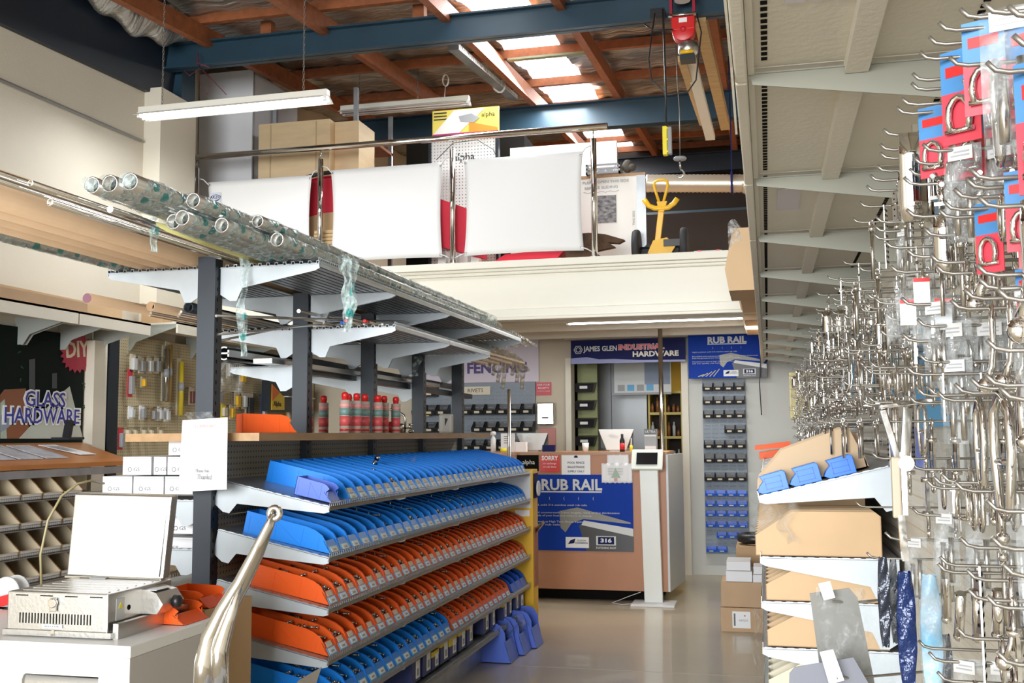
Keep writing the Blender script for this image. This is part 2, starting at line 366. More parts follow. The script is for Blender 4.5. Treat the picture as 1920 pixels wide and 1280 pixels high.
ibeam(WX,.56,15.2,5.26,5.54,.14,darknavy,label='dark blue steel beam at the back of the mezzanine, above the silver duct',cat='beam',group='blue steel roof beams')
MB().box(-1.9,15.72,4.55,.55,15.89,4.82).build('steel_girt',navy,label='blue steel girt on the rear wall below the silver duct',cat='beam')
# dark haunch beam lying along the left wall top and the corner column
hb=MB().hexa([(WX-.2,-2.5,3.86),(WX+.05,-2.5,3.86),(WX+.05,8.2,4.42),(WX-.2,8.2,4.42),(WX-.2,-2.5,4.25),(WX+.12,-2.5,4.25),(WX+.12,8.2,4.93),(WX-.2,8.2,4.93)])
hb.build('edge_beam',darknavy,label='dark navy beam running along the top of the left wall under the roof',cat='beam')
MB().box(WX+.0,8.05,4.432,WX+.15,8.27,4.95).build('corner_column',navy,label='blue steel column in the corner where the beams meet the left wall',cat='column')
# conduit on left wall
MB().tube([(WX+.018,.3,3.80),(WX+.018,7.66,3.955)],.013,8).build('conduit',greyp,label='thin grey conduit running along the upper left wall',cat='conduit')
cu=[at(298,90,Y=8.0),at(299,105,Y=8.0),at(290,125,Y=7.95),at(272,148,Y=7.85),at(245,160,Y=7.7)]
MB().tube(cu,.022,8).build('flexible_conduit',M('olive_hose',(.30,.31,.22),.5),label='pale green bent hose at the top of the left wall corner',cat='hose')
for i in range(0): pass
# hanging foil drapes by the dark beam
dr=MB().grid(lambda u,v:(WX+.08+.36*u,3.5+4.3*v,rz_(3.5+4.3*v)+.22-.28*u*(1-u)*4*(.5+.5*sin(v*9))+.03*sin(v*60+u*9)),14,60,(0,0,.004))
dr.build('foil_drape',foil,label='crumpled silver foil sagging above the dark beam at upper left',cat='insulation')
# ================= central gondola =================
GX=-2.245
gon=thing('gondola_frame','tall black-posted shelving frame with grey pegboard backs down the middle of the shop','shelving frame',(GX,5.7,0))
for i in range(5):
    y=3.9+.9*i; top=2.20 if i==0 else 2.165
    m=MB().box(GX-.04,y-.03,0,GX+.04,y+.03,top)
    m.mat(1)
    for k in range(44): m.box(GX+.0395,y-.012,.25+k*.043,GX+.0407,y-.006,.265+k*.043)
    m.build('post',[charcoal,dark],gon)
for i in range(4):
    y=3.93+.9*i
    for k in range(4): MB().box(GX-.008,y+.003,.12+k*.335,GX+.008,y+.837,.12+k*.335+.33).build('pegboard_panel',pegg,gon)
MB().box(GX-.40,3.94,.0,GX-.045,7.46,.11).box(GX+.045,3.94,.0,GX+.42,7.46,.11).build('base_shelf',galv,label='low galvanised base shelf at the foot of the centre shelving',cat='shelf')
# wooden worktop
wt=MB().box(-2.60,3.96,1.435,-1.99,4.78,1.468).box(-2.60,4.82,1.435,-1.99,7.47,1.468)
wt=MB()
for a,b in ((3.97,4.757),(4.843,5.657),(5.743,6.557),(6.643,7.457)):
    wt.box(-2.60,a,1.435,-1.99,b,1.468)
wt.box(-2.60,3.86,1.435,-2.30,3.97,1.468).box(-2.19,3.86,1.435,-1.99,3.97,1.468)
for y in (4.8,5.7,6.6): wt.box(-2.60,y-.043,1.435,-2.30,y+.043,1.468).box(-2.19,y-.043,1.435,-1.99,y+.043,1.468)
wt.build('worktop',wood,label='long honey-coloured wooden worktop on top of the centre shelving, carrying red-capped cartridges',cat='worktop')
# ---- bracket: triangular pressed plate ----
def bracket(L, sgn, drop_in, drop_tip, hook=True):
    # plate in local XZ, thickness on Y, starts at x=0 (post side) top at z=0
    s=sgn
    p=[(0,0),(s*L,-drop_tip*0),(s*L,-.018),(s*(L-.02),-.028),(s*.10,-drop_in*.62),(s*.075,-drop_in),(s*.045,-drop_in),(s*.0,-drop_in*.8)] if hook else [(0,0),(s*L,0),(s*L,-.02),(s*.05,-drop_in),(0,-drop_in)]
    if s<0: p=p[::-1]
    return MB().prism(p,'y',-.0015,.0015).box(min(0,s*L),-.006,-.003,max(0,s*L),.006,.0)
def shelf_thing(label, y, z, x_in, x_tip, z_tip, group, drop=.13, lip=.022, deck=galv, name='metal_shelf', ribs=False):
    """one 0.9 m metal shelf with its brackets and front wire lip; slopes from (x_in,z) to (x_tip,z_tip)"""
    t=thing(name,label,'shelf',(x_in,y,z),0,group)
    s=1 if x_tip>x_in else -1; L=math.hypot(x_tip-x_in,z_tip-z); a=math.atan2(z_tip-z,abs(x_tip-x_in))
    R=Matrix.Rotation(-a*s,4,'Y')
    d=MB(); d.T=R
    if ribs:
        n=12
        for k in range(n):
            x0=s*L*(k/n); x1=s*L*((k+.62)/n); x2=s*L*((k+1)/n)
            d.box(min(x0,x1),.004,.001,max(x0,x1),.896,.0025); d.box(min(x1,x2),.004,.0105,max(x1,x2),.896,.012)
            d.box(min(x1,x1+s*.0015),.004,.001,max(x1,x1+s*.0015),.896,.012); d.box(min(x2,x2-s*.0015),.004,.001,max(x2,x2-s*.0015),.896,.012)
    else:
        d.box(min(0,s*L),.004,0,max(0,s*L),.896,.004)
        for k in range(12): xx=s*L*(k+.5)/12; d.box(xx-.012,.004,.0,xx+.012,.03,.0055)
    d.build('shelf_panel',deck,t,local=True)
    for yy in (.006,.894):
        b=bracket(L,s,drop,.02); b.T=None
        b.v=[R@v+Vector((0,yy,-.001)) for v in b.v]; b.build('bracket',galvw,t,local=True)
    w=MB(); w.T=R; xx=s*(L-.002)
    w.tube([(xx,.0,lip),(xx,.9,lip)],.0016,6); w.box(xx-.002,.0,-.014,xx+.002,.9,.003)
    for k in range(46): w.box(xx-.0008,.0+k*.02-.0008+.001,0,xx+.0008,.0+k*.02+.0008+.001,lip)
    w.build('wire_lip',galvw if ribs else wire,t,local=True)
    return t
def reshelf(t, y, label): return dup(t,(t.location.x,y,t.location.z),label=label)
LEV=[(1.276,1.174,'topmost'),(1.075,.973,'second'),(.874,.772,'third'),(.673,.572,'fourth'),(.473,.372,'fifth'),(.235,.205,'lowest sloped')]
for li,(z0,z1,nm) in enumerate(LEV):
    t0=None
    for b in range(4):
        lab='sloping galvanised bin shelf, %s level, %s bay from the near end'%(nm,ordn(b))
        if b==0: t0=shelf_thing(lab,3.9,z0,-2.19,-1.70,z1-.004,'sloping bin shelves',drop=.12 if li<5 else .05)
        else: reshelf(t0,3.9+.9*b,lab)
# top racks with ribbed decks
for sgn,side in ((1,'right'),(-1,'left')):
    t0=None
    for b in range(4):
        lab='ribbed galvanised rack shelf, highest level, %s side, %s bay from the near end'%(side,ordn(b))
        xi=GX+sgn*.045
        if b==0: t0=shelf_thing(lab,3.9,2.155,xi,GX+sgn*.49,2.155,'top rack shelves',drop=.14,deck=galv,name='rack_shelf',ribs=True)
        else: reshelf(t0,3.9+.9*b,lab)
    t0=None
    for b in (1,2,3)[:2 if sgn>0 else 3]:
        lab='ribbed galvanised rack shelf on the second level down, %s side, starting at the %s post'%(side,ordn(b))
        if t0 is None: t0=shelf_thing(lab,3.9+.9*b,1.985,GX+sgn*.045,GX+sgn*.49,1.985,'second level rack shelves',drop=.14,name='rack_shelf',ribs=True)
        else: reshelf(t0,3.9+.9*b,lab)
t0=None
for b in (1,2):
    lab='galvanised rack shelf, third level down, left side, behind the %s post'%ordn(b)
    if t0 is None: t0=shelf_thing(lab,3.9+.9*b,1.80,GX-.045,GX-.40,1.80,'third level rack shelves',drop=.12,name='rack_shelf',ribs=False)
    else: reshelf(t0,3.9+.9*b,lab)
# left-hand lower shelves of the first bay
t0=None
for k,z in enumerate((1.19,.99,.79,.59)):
    lab='grey metal shelf left of the first post, %s from the top, by the logo cartons'%ordn(k)
    if t0 is None: t0=shelf_thing(lab,3.9,z,GX-.036,GX-.50,z,'left side lower shelves',drop=.1)
    else: dup(t0,(t0.location.x,3.9,z),label=lab)
# yellow end panel
ye=thing('end_panel','yellow metal end panel with a white card at the far end of the bin shelves','end panel',(-2.0,7.62,0))
MB().box(GX+.05,7.54,.0,-1.685,7.70,1.20).build('panel',yellow,ye,bev=.004)
MB().box(-1.98,7.532,.92,-1.70,7.538,1.19).build('white_card',cardw,ye)
MB().box(-1.82,7.534,.86,-1.71,7.538,.905).build('price_card',paper,ye)
MB().box(-1.684,7.56,.35,-1.679,7.68,.78).build('brochure',M('brown_leaflet',(.35,.12,.05),.5),ye)
MB().box(-1.684,7.555,.99,-1.679,7.69,1.17).build('sticker',navyp,ye)
MB().cyl((-1.665,7.62,1.06),(-1.655,7.62,1.06),.055,20).build('white_tab',cardw,ye)
MB().cyl((-1.69,7.64,.74),(-1.60,7.5,.82),.012,10).build('tube_sample',steel,label='short steel tube sticking out beside the yellow end panel',cat='tube')
# ---- open-front parts bins ----
def bin_proto(body_mat, label, W=.108, L=.40, H=.092, inner=True, cards=1, name='parts_bin', dots=True):
    t=thing(name,label,'bin')
    h=W/2-.0015; tw=.0022
    q=L/.40; side=[(0,0),(L,0),(L-.012,.012*H/.092),(L-.035,.048*H/.092),(L-.052*q,.066*H/.092),(L-.085*q,.080*H/.092),(L-.12*q,.086*H/.092),(0,H)]
    m=MB()
    m.prism(side,'y',-h,-h+tw).prism(side,'y',h-tw,h).box(0,-h,0,L,h,.002).box(0,-h,0,.002,h,H)
    hh=.046*H/.092; m.hexa([(L,-h,0),(L,h,0),(L-.002,h,0),(L-.002,-h,0),(L-.040,-h,hh),(L-.040,h,hh),(L-.043,h,hh),(L-.043,-h,hh)])
    # moulded ribs on the outer side walls
    for yy in (-h-.0012,h):
        for xx in (.02,.14,.26,.335): m.box(xx*q,yy,.002,xx*q+.003,yy+.0012,(.078 if xx<.3 else .05)*H/.092)
        m.bar((.145*q,yy+.0006,.075*H/.092),(.26*q,yy+.0006,.006),.0012,.002,up=(1,0,0))
    m.build('bin_body',body_mat,t,local=True)
    if inner:
        d=MB().box(.13,-h+tw,.002,.1315,h-tw,.06).box(.225,-h+tw,.002,.2265,h-tw,.055); d.build('divider',body_mat,t,local=True)
    def card(x0,x1,y0,y1,mt,off,nm):
        # on the slanted front
        def P(s,y): return (L-.040*s+.0012+off,y,.046*s+off)
        MB().add([P(x0,y0),P(x0,y1),P(x1,y1),P(x1,y0),tuple(a-b for a,b in zip(P(x0,y0),(.0012,0,.0012))),tuple(a-b for a,b in zip(P(x0,y1),(.0012,0,.0012))),tuple(a-b for a,b in zip(P(x1,y1),(.0012,0,.0012))),tuple(a-b for a,b in zip(P(x1,y0),(.0012,0,.0012)))],
             [(0,1,2,3),(7,6,5,4),(0,4,5,1),(1,5,6,2),(2,6,7,3),(3,7,4,0)]).build(nm,mt,t,local=True)
    if cards>=1:
        card(.04,.58,-h*.80,h*.70,skyb,.0005,'label_border'); card(.12,.52,-h*.60,h*.52,tag_m,.0012,'label_card')
        card(.22,.36,-h*.30,h*.25,greyp,.0016,'label_print')
    if cards>=2: card(.62,.98,-h*.5,h*.4,creamtag,.0006,'price_tag')
    return t
def bolts(t, seed, mt=steelb, n=34):
    rr=random.Random(seed); m=MB()
    for k in range(n):
        x=rr.uniform(.14,.33); y=rr.uniform(-.028,.028); z=rr.uniform(.018,.078-max(0,(x-.28))*.6); a=rr.uniform(-.35,.35); b=rr.uniform(-.4,.6); l=rr.uniform(.012,.028)
        d=Vector((cos(a)*cos(b),sin(a)*cos(b),sin(b)))
        c=Vector((x,y,z)); m.cyl(c-d*l,c+d*l,.0034,6); m.cyl(c+d*l,c+d*(l+.006),.0075,6)
    return m.build('loose_fasteners',mt,t,local=True)
PB={}
def get_bin(kind):
    return PB.get(kind)
def place_bins(kind, mat_, li, y0, y1, adj, cards, W=.1125, fill=.35, seed=0, L=.40, skip=()):
    z0,z1,nm=LEV[li]; n=int(round((y1-y0)/W)); W=(y1-y0)/n
    rr=random.Random(seed+li); a=math.atan2(z1-z0,.49)
    for k in range(n):
        if k in skip: continue
        y=y0+W*(k+.5); full=rr.random()<fill
        key=(kind,full,round(W,4),rr.randint(0,1) if full else 0)
        lab='%s parts bin, %s from the near end on the %s bin shelf'%(adj,ordn(k),nm)
        first=key not in PB
        if first:
            PB[key]=bin_proto(mat_,lab,W=W-.002,cards=cards,L=L)
            if full: bolts(PB[key],len(kind)*7+key[3]*5)
            o=PB[key]
        else: o=dup(PB[key],label=lab)
        x=-1.72-L*cos(a)
        o.location=(x,y,z1+.005+(L-.0)*sin(-a)*1.0); o.rotation_euler=(0,-a,0)
        MW[o.name]=Matrix.Translation(o.location)@Matrix.Rotation(-a,4,'Y')
        o['group']='%s parts bins on the %s bin shelf'%(adj,nm)
place_bins('az',bluep,0,4.16,7.5,'azure blue',2,fill=.12,seed=3)
place_bins('az',bluep,1,3.96,7.5,'azure blue',1,fill=.2,seed=4)
place_bins('or',orangep,2,3.95,7.5,'orange',2,fill=.6,seed=5)
place_bins('or',orangep,3,3.95,7.5,'orange',2,fill=.75,seed=6)
place_bins('az',bluep,4,3.95,5.63,'azure blue',1,fill=.7,seed=7)
place_bins('or5',orangep,4,5.66,7.0,'orange',1,fill=.7,seed=8)
place_bins('cb',blued,4,7.06,7.5,'deep blue',0,W=.14,fill=0,seed=9)
# loose small bin on the top shelf
vb=bin_proto(violet,'small violet-blue ribbed parts bin, loose at the near end of the topmost bin shelf',W=.10,L=.17,H=.075,cards=0,inner=False,name='small_parts_bin')
vb.location=(-1.875,3.99,1.218); vb.rotation_euler=(0,radians(12),0)
MB().cyl((-1.95,5.0,1.30),(-1.935,5.02,1.335),.008,8).cyl((-1.935,5.02,1.335),(-1.93,5.03,1.345),.014,8).build('loose_bolt',chrome,label='shiny bolt lying on the topmost row of blue bins',cat='bolt')
MB().grid(lambda u,v:(-2.02+.1*u,5.55+.1*v,1.315+.03*sin(u*5)*cos(v*4)),8,8).build('plastic_scrap',bagm,label='scrap of clear plastic lying on the blue bins by the worktop',cat='packaging')
# cartons on the lowest shelves
yel=M('carton_yellow',(.78,.60,.03),.5); nav=M('carton_navy',(.02,.03,.13),.5)
def carton(y,z,w,h,d,label,top_y=.35,x=-1.73):
    t=thing('fastener_carton',label,'box',(x-d/2,y,z),0,'yellow and navy fastener cartons')
    MB().mat(0).box(x-d,y-w/2,z,x,y+w/2,z+h*(1-top_y)).mat(1).box(x-d,y-w/2,z+h*(1-top_y),x,y+w/2,z+h).build('carton_body',[nav,yel],t)
    MB().box(x,y-w*.05,z+h*.12,x+.001,y+w*.40,z+h*.82).build('white_label',tag_m,t)
    MB().box(x+.001,y+w*.02,z+h*.22,x+.0016,y+w*.3,z+h*.5).build('label_print',greyp,t)
rr=random.Random(5)
ys=[5.05,5.22,5.36,5.52,5.68,5.86,6.02,6.38,6.55,6.86,7.0,7.2,7.34]
for k,y in enumerate(ys):
    h=rr.uniform(.09,.14); carton(y,.235,rr.uniform(.10,.14),h,.3,'yellow and navy labelled carton, %s from the near end, lowest bin shelf'%ordn(k),rr.choice((.3,.45,.0)))
ys=[4.4,4.55,4.72,4.9,5.06,5.25,5.42,5.6]
for k,y in enumerate(ys):
    carton(y,.115,rr.uniform(.13,.16),rr.uniform(.07,.09),.3,'yellow and navy carton on the bottom deck, %s from the near end'%ordn(k),.5,x=-1.83)
text('BEAVER',.0,(0,0,0),(0,1,0),(0,0,1),nav,gon) if False else None
# blue bins standing on the floor at the far end
for k,(y,z,dx) in enumerate(((6.72,.0,0),(6.98,.0,.03),(7.22,.0,.06))):
    o=bin_proto(violet,'bright blue parts bin on the floor at the shelving end, %s from the front'%ordn(k),W=.22,L=.30,H=.15,cards=0,inner=False,name='floor_parts_bin')
    o.location=(-1.93+dx,y,z+.002); o.scale=(1,1,1.75); o['group']='blue bins on the floor'
MB().grid(lambda u,v:(-1.92+.3*u,6.65+.5*v,.19+.05*sin(u*9+v*5)*cos(v*11)),14,14).build('plastic_bag',bagm,label='crumpled clear bag lying on the blue floor bins',cat='bag')
# ================= mezzanine railing =================
rail=thing('balustrade','polished steel balustrade with round posts and top rail along the mezzanine edge','railing',(-3.2,8.41,2.905))
RP=[-5.0,-3.78,-2.56,-1.34]
MB().cyl((-5.25,8.41,4.0),(-1.22,8.41,4.0),.027,20).build('top_rail',chrome,rail)
for x in RP:
    MB().cyl((x,8.41,2.905),(x,8.41,3.90),.025,18).cyl((x,8.41,3.90),(x,8.41,3.905),.019,18).build('post',chrome,rail)
    MB().cyl((x,8.41,3.905),(x,8.41,3.975),.006,8).build('rail_stem',steel,rail)
    MB().cyl((x,8.41,2.905),(x,8.41,2.912),.04,20).build('base_plate',steelb,rail)
bm=M('white_vinyl_banner',(.78,.78,.77),.55,bump=.03,bscale=3)
for k,(a,b) in enumerate(((RP[0],RP[1]),(RP[1],RP[2]),(RP[2],RP[3]))):
    xa,xb=(a+.12,b-.08) if k==0 else (a+.10,b-.09)
    zt=(3.76,3.79,3.80)[k]; 
    t=thing('banner','blank white vinyl banner laced to the railing, %s'%('left one with a small blue oval logo','middle one of three','right one next to the whiteboard')[k],'banner',((xa+xb)/2,8.41,2.95),0,'white railing banners')
    def fn(u,v,xa=xa,xb=xb,zt=zt):
        cu=4*u*(1-u); cv=4*v*(1-v)
        x=xa+(xb-xa)*u; x+= (.022*cv if u<.5 else -.022*cv)*abs(1-2*u)
        z=(2.965+.01*cu)+(zt-2.965-.02*cu+.01*cu)*v
        return (x,8.405+.012*sin(u*6+k)*cv,z)
    MB().grid(fn,24,16,(0,.0015,0)).build('vinyl_sheet',bm,t)
    for sx,px in ((xa,a+.022),(xb,b-.022)):
        for sz,dz in ((zt-.03,.10),(2.99,-.055)):
            xs=sx+(.014 if sx==xa else -.014)
            MB().lathe([(.006,-.001),(.011,-.001),(.011,.0015),(.006,.0015)],(xs,8.402,sz),12,'y').build('eyelet',steel,t)
            MB().tube([(xs,8.40,sz),((xs+px)/2,8.395,sz+dz*.45+.01),(px,8.398,sz+dz*.7)],.005,6).build('cord',white,t)
    if k==0:
        lg=MB().box(xa+.03,8.398,zt-.21,xa+.135,8.3995,zt-.10).build('logo_patch',M('pale_logo_card',(.62,.66,.74),.5),t)
        el=[(xa+.083+.046*cos(q*pi/12),8.3975,zt-.15+.03*sin(q*pi/12)) for q in range(24)]
        MB().tube(el,.0018,5,closed=True).build('logo_ring',navyp,t)
        MB().tube([(xa+.04+.085*q/10,8.3970,zt-.163-.013*sin(q*pi/10)) for q in range(11)],[.0008+.004*sin(q*pi/10) for q in range(11)],6).build('logo_swoosh',navyp,t)
        text('AKZO',.038,(xa+.083,8.397,zt-.145),(1,0,0),(0,0,1),navyp,t,name='logo_lettering')
# ---- things on the mezzanine ----
cab=thing('tall_cabinet','tall white cabinet side panel standing on the mezzanine behind the left banner','cabinet',(-5.0,9.2,2.9))
MB().box(-5.29,8.92,2.90,-4.72,9.9,4.98).build('side_panel',M('cool_white_panel',(.70,.71,.74),.5),cab)
MB().box(-4.72,8.93,2.90,-4.715,8.95,4.98).build('edge_strip',galv,cab)
tr=thing('timber_rack','dark timber shelf rack beside the white cabinet on the mezzanine','rack',(-4.1,10.0,2.9))
for z in (3.05,3.55,4.02,4.42): MB().box(-4.70,9.3,z,-3.8,10.3,z+.03).build('shelf_board',oregon,tr)
for x in (-4.70,-3.84): 
    for y in (9.3,10.26): MB().box(x,y,2.9,x+.04,y+.04,4.85).build('upright',galv,tr)
box=thing('plywood_crate','large pale plywood crate on the mezzanine behind the handrail','crate',(-4.1,8.95,3.0))
MB().box(-4.58,8.78,3.78,-3.86,9.25,4.385).build('crate_body',ply,box,bev=.004)
for x in (-4.46,-4.0): MB().box(x,8.775,3.80,x+.012,8.779,4.37).build('strap_slot',M('strap_marks',(.5,.38,.22),.6),box)
MB().box(-3.86,8.9,3.80,-3.62,9.3,4.385).build('crate_side',ply,box)
MB().box(-4.6,8.78,3.70,-3.3,9.4,3.78).build('plank',timber,label='thick timber plank carrying the plywood crate on the mezzanine',cat='plank')
MB().box(-3.6,8.72,3.66,-3.3,8.9,3.72).build('wood_offcut',ply,label='pale wooden offcut beside the crate on the mezzanine',cat='offcut')
# red and black domed tent/pod behind banners
tent=thing('folded_tent','red and black arched fabric cover standing behind the railing banners','tent',(-3.75,8.7,2.9))
def dome(u,v):
    a=pi*u; return (-3.72+ -1.02*cos(a)*(1-.0*v), 8.60+.5*v, 3.12+.72*sin(a)*(1-.35*v*v))
MB().grid(lambda u,v:(-3.72-1.0*cos(pi*u),8.62+.13*v,3.10+.70*sin(pi*u)*(1-.3*v*v)),30,8,(0,0,.006)).build('red_panel',redf,tent)
MB().tube([(-3.72-1.02*cos(pi*q/30),8.61,3.10+.73*sin(pi*q/30)) for q in range(31)],.026,8,flat=.7).build('black_trim',rubber,tent)
MB().prism([(-3.72-.98*cos(pi*q/16),3.10+.68*sin(pi*q/16)) for q in range(17)],'y',8.60,8.612).build('front_panel',redf,tent)
MB().prism([(-3.72-.62*cos(pi*q/16),3.06+.40*sin(pi*q/16)) for q in range(17)],'y',8.592,8.599).build('window_flap',M('tan_flap',(.42,.28,.14),.7),tent)
MB().hexa([(-2.72,8.47,3.08),(-2.3,8.47,2.95),(-2.3,8.57,2.95),(-2.72,8.57,3.08),(-2.72,8.47,3.50),(-2.3,8.47,3.33),(-2.3,8.57,3.33),(-2.72,8.57,3.50)]).build('red_bag',redf,label='red fabric bag with dark edge behind the second railing post from the right',cat='bag')
MB().hexa([(-2.3,8.58,2.905),(-1.72,8.58,2.905),(-1.72,8.9,2.905),(-2.3,8.9,2.905),(-2.15,8.6,3.0),(-1.62,8.6,3.03),(-1.62,8.9,3.03),(-2.15,8.9,3.0)]).build('red_cloth',redf,label='red cloth lying on the mezzanine floor under the right banner',cat='cloth')
for k in range(11): MB().box(-3.88+.004*(k%3),8.50,2.92+.033*k,-3.64+.01*(k%2),8.59,2.948+.033*k).build('timber_stick',timber,label='short timber stick, %s from the bottom of the pile behind the railing post'%ordn(k),cat='stick',group='pile of timber sticks')
wb=thing('wire_basket','white wire basket with bottles behind the middle railing post','basket',(-2.6,8.9,3.3))
m=MB()
for k in range(22): m.box(-2.88+k*.03,8.8,3.42,-2.877+k*.03,8.803,3.82)
for k in range(7): m.box(-2.88,8.798,3.42+k*.066,-2.22,8.801,3.424+k*.066)
m.build('wire_front',white,wb)
MB().box(-2.9,8.82,3.38,-2.2,9.1,3.42).build('basket_base',white,wb)
for k in range(4): MB().box(-2.76+k*.10,8.62,2.93,-2.69+k*.10,8.72,3.06).build('small_carton',white,label='small white carton, %s from the left behind the middle railing post'%ordn(k),cat='box',group='small cartons behind the railing')
# pegboard display with alpha header
pd=thing('alpha_display','white pegboard display stand with a yellow and magenta header sign on the mezzanine','display stand',(-2.66,9.1,2.9))
MB().box(-2.98,9.1,2.9,-2.35,9.14,4.18).build('peg_sheet',pegx,pd)
MB().box(-3.0,9.08,2.9,-2.975,9.16,4.18).box(-2.355,9.08,2.9,-2.33,9.16,4.18).build('frame',blacks,pd)
hd=MB().box(-2.96,9.08,4.19,-2.32,9.10,4.47).build('header',M('header_yellow',(.75,.62,.12),.4),pd)
MB().box(-2.955,9.074,4.195,-2.325,9.079,4.245).build('header_base_band',M('header_magenta',(.45,.02,.16),.4),hd)
MB().prism([(-2.95,4.245),(-2.70,4.245),(-2.45,4.46),(-2.75,4.46)],'y',9.073,9.079).build('header_stripe',M('header_pale',(.80,.78,.74),.4),hd)
MB().prism([(-2.70,4.40),(-2.58,4.42),(-2.50,4.37),(-2.56,4.33),(-2.68,4.35)],'y',9.068,9.073).build('header_picture',greyp,hd)
MB().prism([(-2.60,4.34),(-2.33,4.27),(-2.33,4.24),(-2.60,4.24)],'y',9.070,9.074).build('header_orange',M('header_orange',(.70,.25,.03),.4),hd)
for k in range(3): MB().box(-2.945,9.075,4.44-.03*k,-2.82,9.079,4.45-.03*k).build('header_bar',black,hd)
text('alpha',.062,(-2.42,9.075,4.40),(1,0,0),(0,0,1),black,hd)
text('MILESTONE',.026,(-2.43,9.070,4.222),(1,0,0),(0,0,1),white,hd)
text('alpha',.10,(-2.66,9.098,4.02),(1,0,0),(0,0,1),black,pd)
MB().lathe([(.04,0),(.055,0),(.055,.006),(.04,.006)],(-2.58,9.09,3.62),20,'y').build('yellow_ring_pack',yellowb,pd)
MB().tube([at(818,300,Y=8.9),at(850,268,Y=8.9),at(895,262,Y=8.9),at(925,280,Y=8.9),at(930,292,Y=8.9)],.004,6).build('loose_wire',M('dark_wire',(.08,.09,.08),.4),label='thin dark cable arching above the middle railing post',cat='cable')
MB().box(-3.4,9.6,2.9,-2.2,10.4,4.34).build('black_cupboard',dark,label='tall black cupboard behind the alpha display on the mezzanine',cat='cupboard')
wp=thing('partition_panel','white partition panel on the mezzanine behind the right banner','panel',(-1.9,9.6,2.9))
MB().box(-2.33,9.55,2.9,-1.30,9.6,4.20).build('panel_sheet',white,wp)
# whiteboard
wbx=thing('whiteboard','white board with faint handwriting and a taped grey photo leaning on the mezzanine','whiteboard',(-1.3,9.2,2.9))
MB().box(-1.66,9.2,2.9,-1.08,9.225,3.765).build('board',M('whiteboard_face',(.80,.80,.76),.3),wbx)
MB().box(-1.66,9.195,3.765,-1.0,9.235,3.79).build('top_edge',wood,wbx)
MB().box(-1.08,9.19,2.9,-1.0,9.24,3.765).build('side_rail',galv,wbx)
ph=MB().mat(0).box(-1.436,9.196,3.35,-1.266,9.1995,3.60)
ph.build('grey_photo',M('grey_photo_print',(.35,.35,.36),.5,var=.9,scale=22,stretch=(1,1,2)),wbx)
text('PLEASE OPEN THIS SIDE',.034,(-1.36,9.199,3.725),(1,0,0),(0,0,1),greyp,wbx,w=.42)
text('BEFORE SLIDING',.034,(-1.40,9.199,3.675),(1,0,0),(0,0,1),greyp,wbx,w=.30)
text('THIS SIDE',.03,(-1.11,9.199,3.38),(0,0,1),(-1,0,0),greyp,wbx,w=.13)
MB().tube([(-1.56+.04*k,9.199,3.635+.006*(-1)**k) for k in range(9)],.0015,4).build('wavy_line',greyp,wbx)
tb=thing('parts_crate','grey slotted crate of white fittings on top of the whiteboard','crate',(-1.37,9.22,3.79))
MB().box(-1.53,9.15,3.792,-1.22,9.16,3.81).box(-1.53,9.15,3.83,-1.22,9.16,3.845).box(-1.53,9.15,3.865,-1.22,9.16,3.88).box(-1.53,9.15,3.79,-1.515,9.34,3.88).box(-1.235,9.15,3.79,-1.22,9.34,3.88).box(-1.53,9.33,3.79,-1.22,9.34,3.88).box(-1.53,9.15,3.79,-1.22,9.34,3.793).build('crate_frame',greyp,tb)
m=MB(); rr=random.Random(2)
for k in range(40): c=Vector((rr.uniform(-1.5,-1.25),rr.uniform(9.18,9.3),rr.uniform(3.80,3.89))); m.cyl(c,c+Vector((rr.uniform(-.02,.02),.01,rr.uniform(-.01,.01))),.007,6)
m.build('white_fittings',white,tb)
MB().sph((-1.16,9.22,3.86),.055,12,8,(.9,.8,1.1)).sph((-1.12,9.2,3.84),.04,10,6,(1,.8,.9)).build('tool_bag',M('khaki_bag',(.10,.09,.07),.8,var=.5,scale=20),label='crumpled khaki bag on top of the whiteboard',cat='bag')
# broken bark/timber pieces
MB().prism([(-1.62,3.14),(-1.42,3.15),(-1.28,3.13),(-1.12,3.075),(-1.17,3.05),(-1.26,3.06),(-1.2,3.02),(-1.38,2.99),(-1.3,2.93),(-1.62,2.91)],'y',8.6,8.68).build('splintered_board',M('dark_bark',(.09,.045,.02),.8,var=.5,scale=14,bump=.6),label='splintered dark timber board lying beside the right railing post',cat='board')
# yellow sack trolley / golf buggy
tg=thing('trolley','folded yellow trolley with two black wheels standing upright on the mezzanine','trolley',(-.88,9.0,2.9))
for x in (-1.07,-.655):
    w=MB(); w.lathe([(.10,-.028),(.155,-.03),(.165,-.015),(.165,.015),(.155,.03),(.10,.028)],(x,9.05,3.075),22,'x'); w.build('wheel',rubber,tg)
    MB().lathe([(.03,-.02),(.10,-.012),(.10,.012),(.03,.02)],(x,9.05,3.075),16,'x').build('wheel_hub',greyp,tg)
MB().cyl((-1.07,9.05,3.075),(-.655,9.05,3.075),.012,8).build('axle',blacks,tg)
MB().bar((-.90,9.02,3.0),(-.842,8.98,3.40),.05,.03,up=(0,1,0)).build('spine',yellow,tg,bev=.005)
MB().tube([(-.842,8.97,3.39),(-.90,8.96,3.60),(-.895,8.96,3.635),(-.865,8.96,3.65),(-.815,8.96,3.65),(-.785,8.96,3.635),(-.78,8.96,3.60),(-.842,8.97,3.39)],.012,8).build('handle_loop',yellow,tg)
MB().tube([(-.99,8.96,3.49),(-.95,8.96,3.43),(-.90,8.96,3.405),(-.84,8.96,3.40),(-.78,8.96,3.405),(-.73,8.96,3.44),(-.70,8.96,3.48)],.014,8,flat=1.6).build('cradle',yellow,tg)
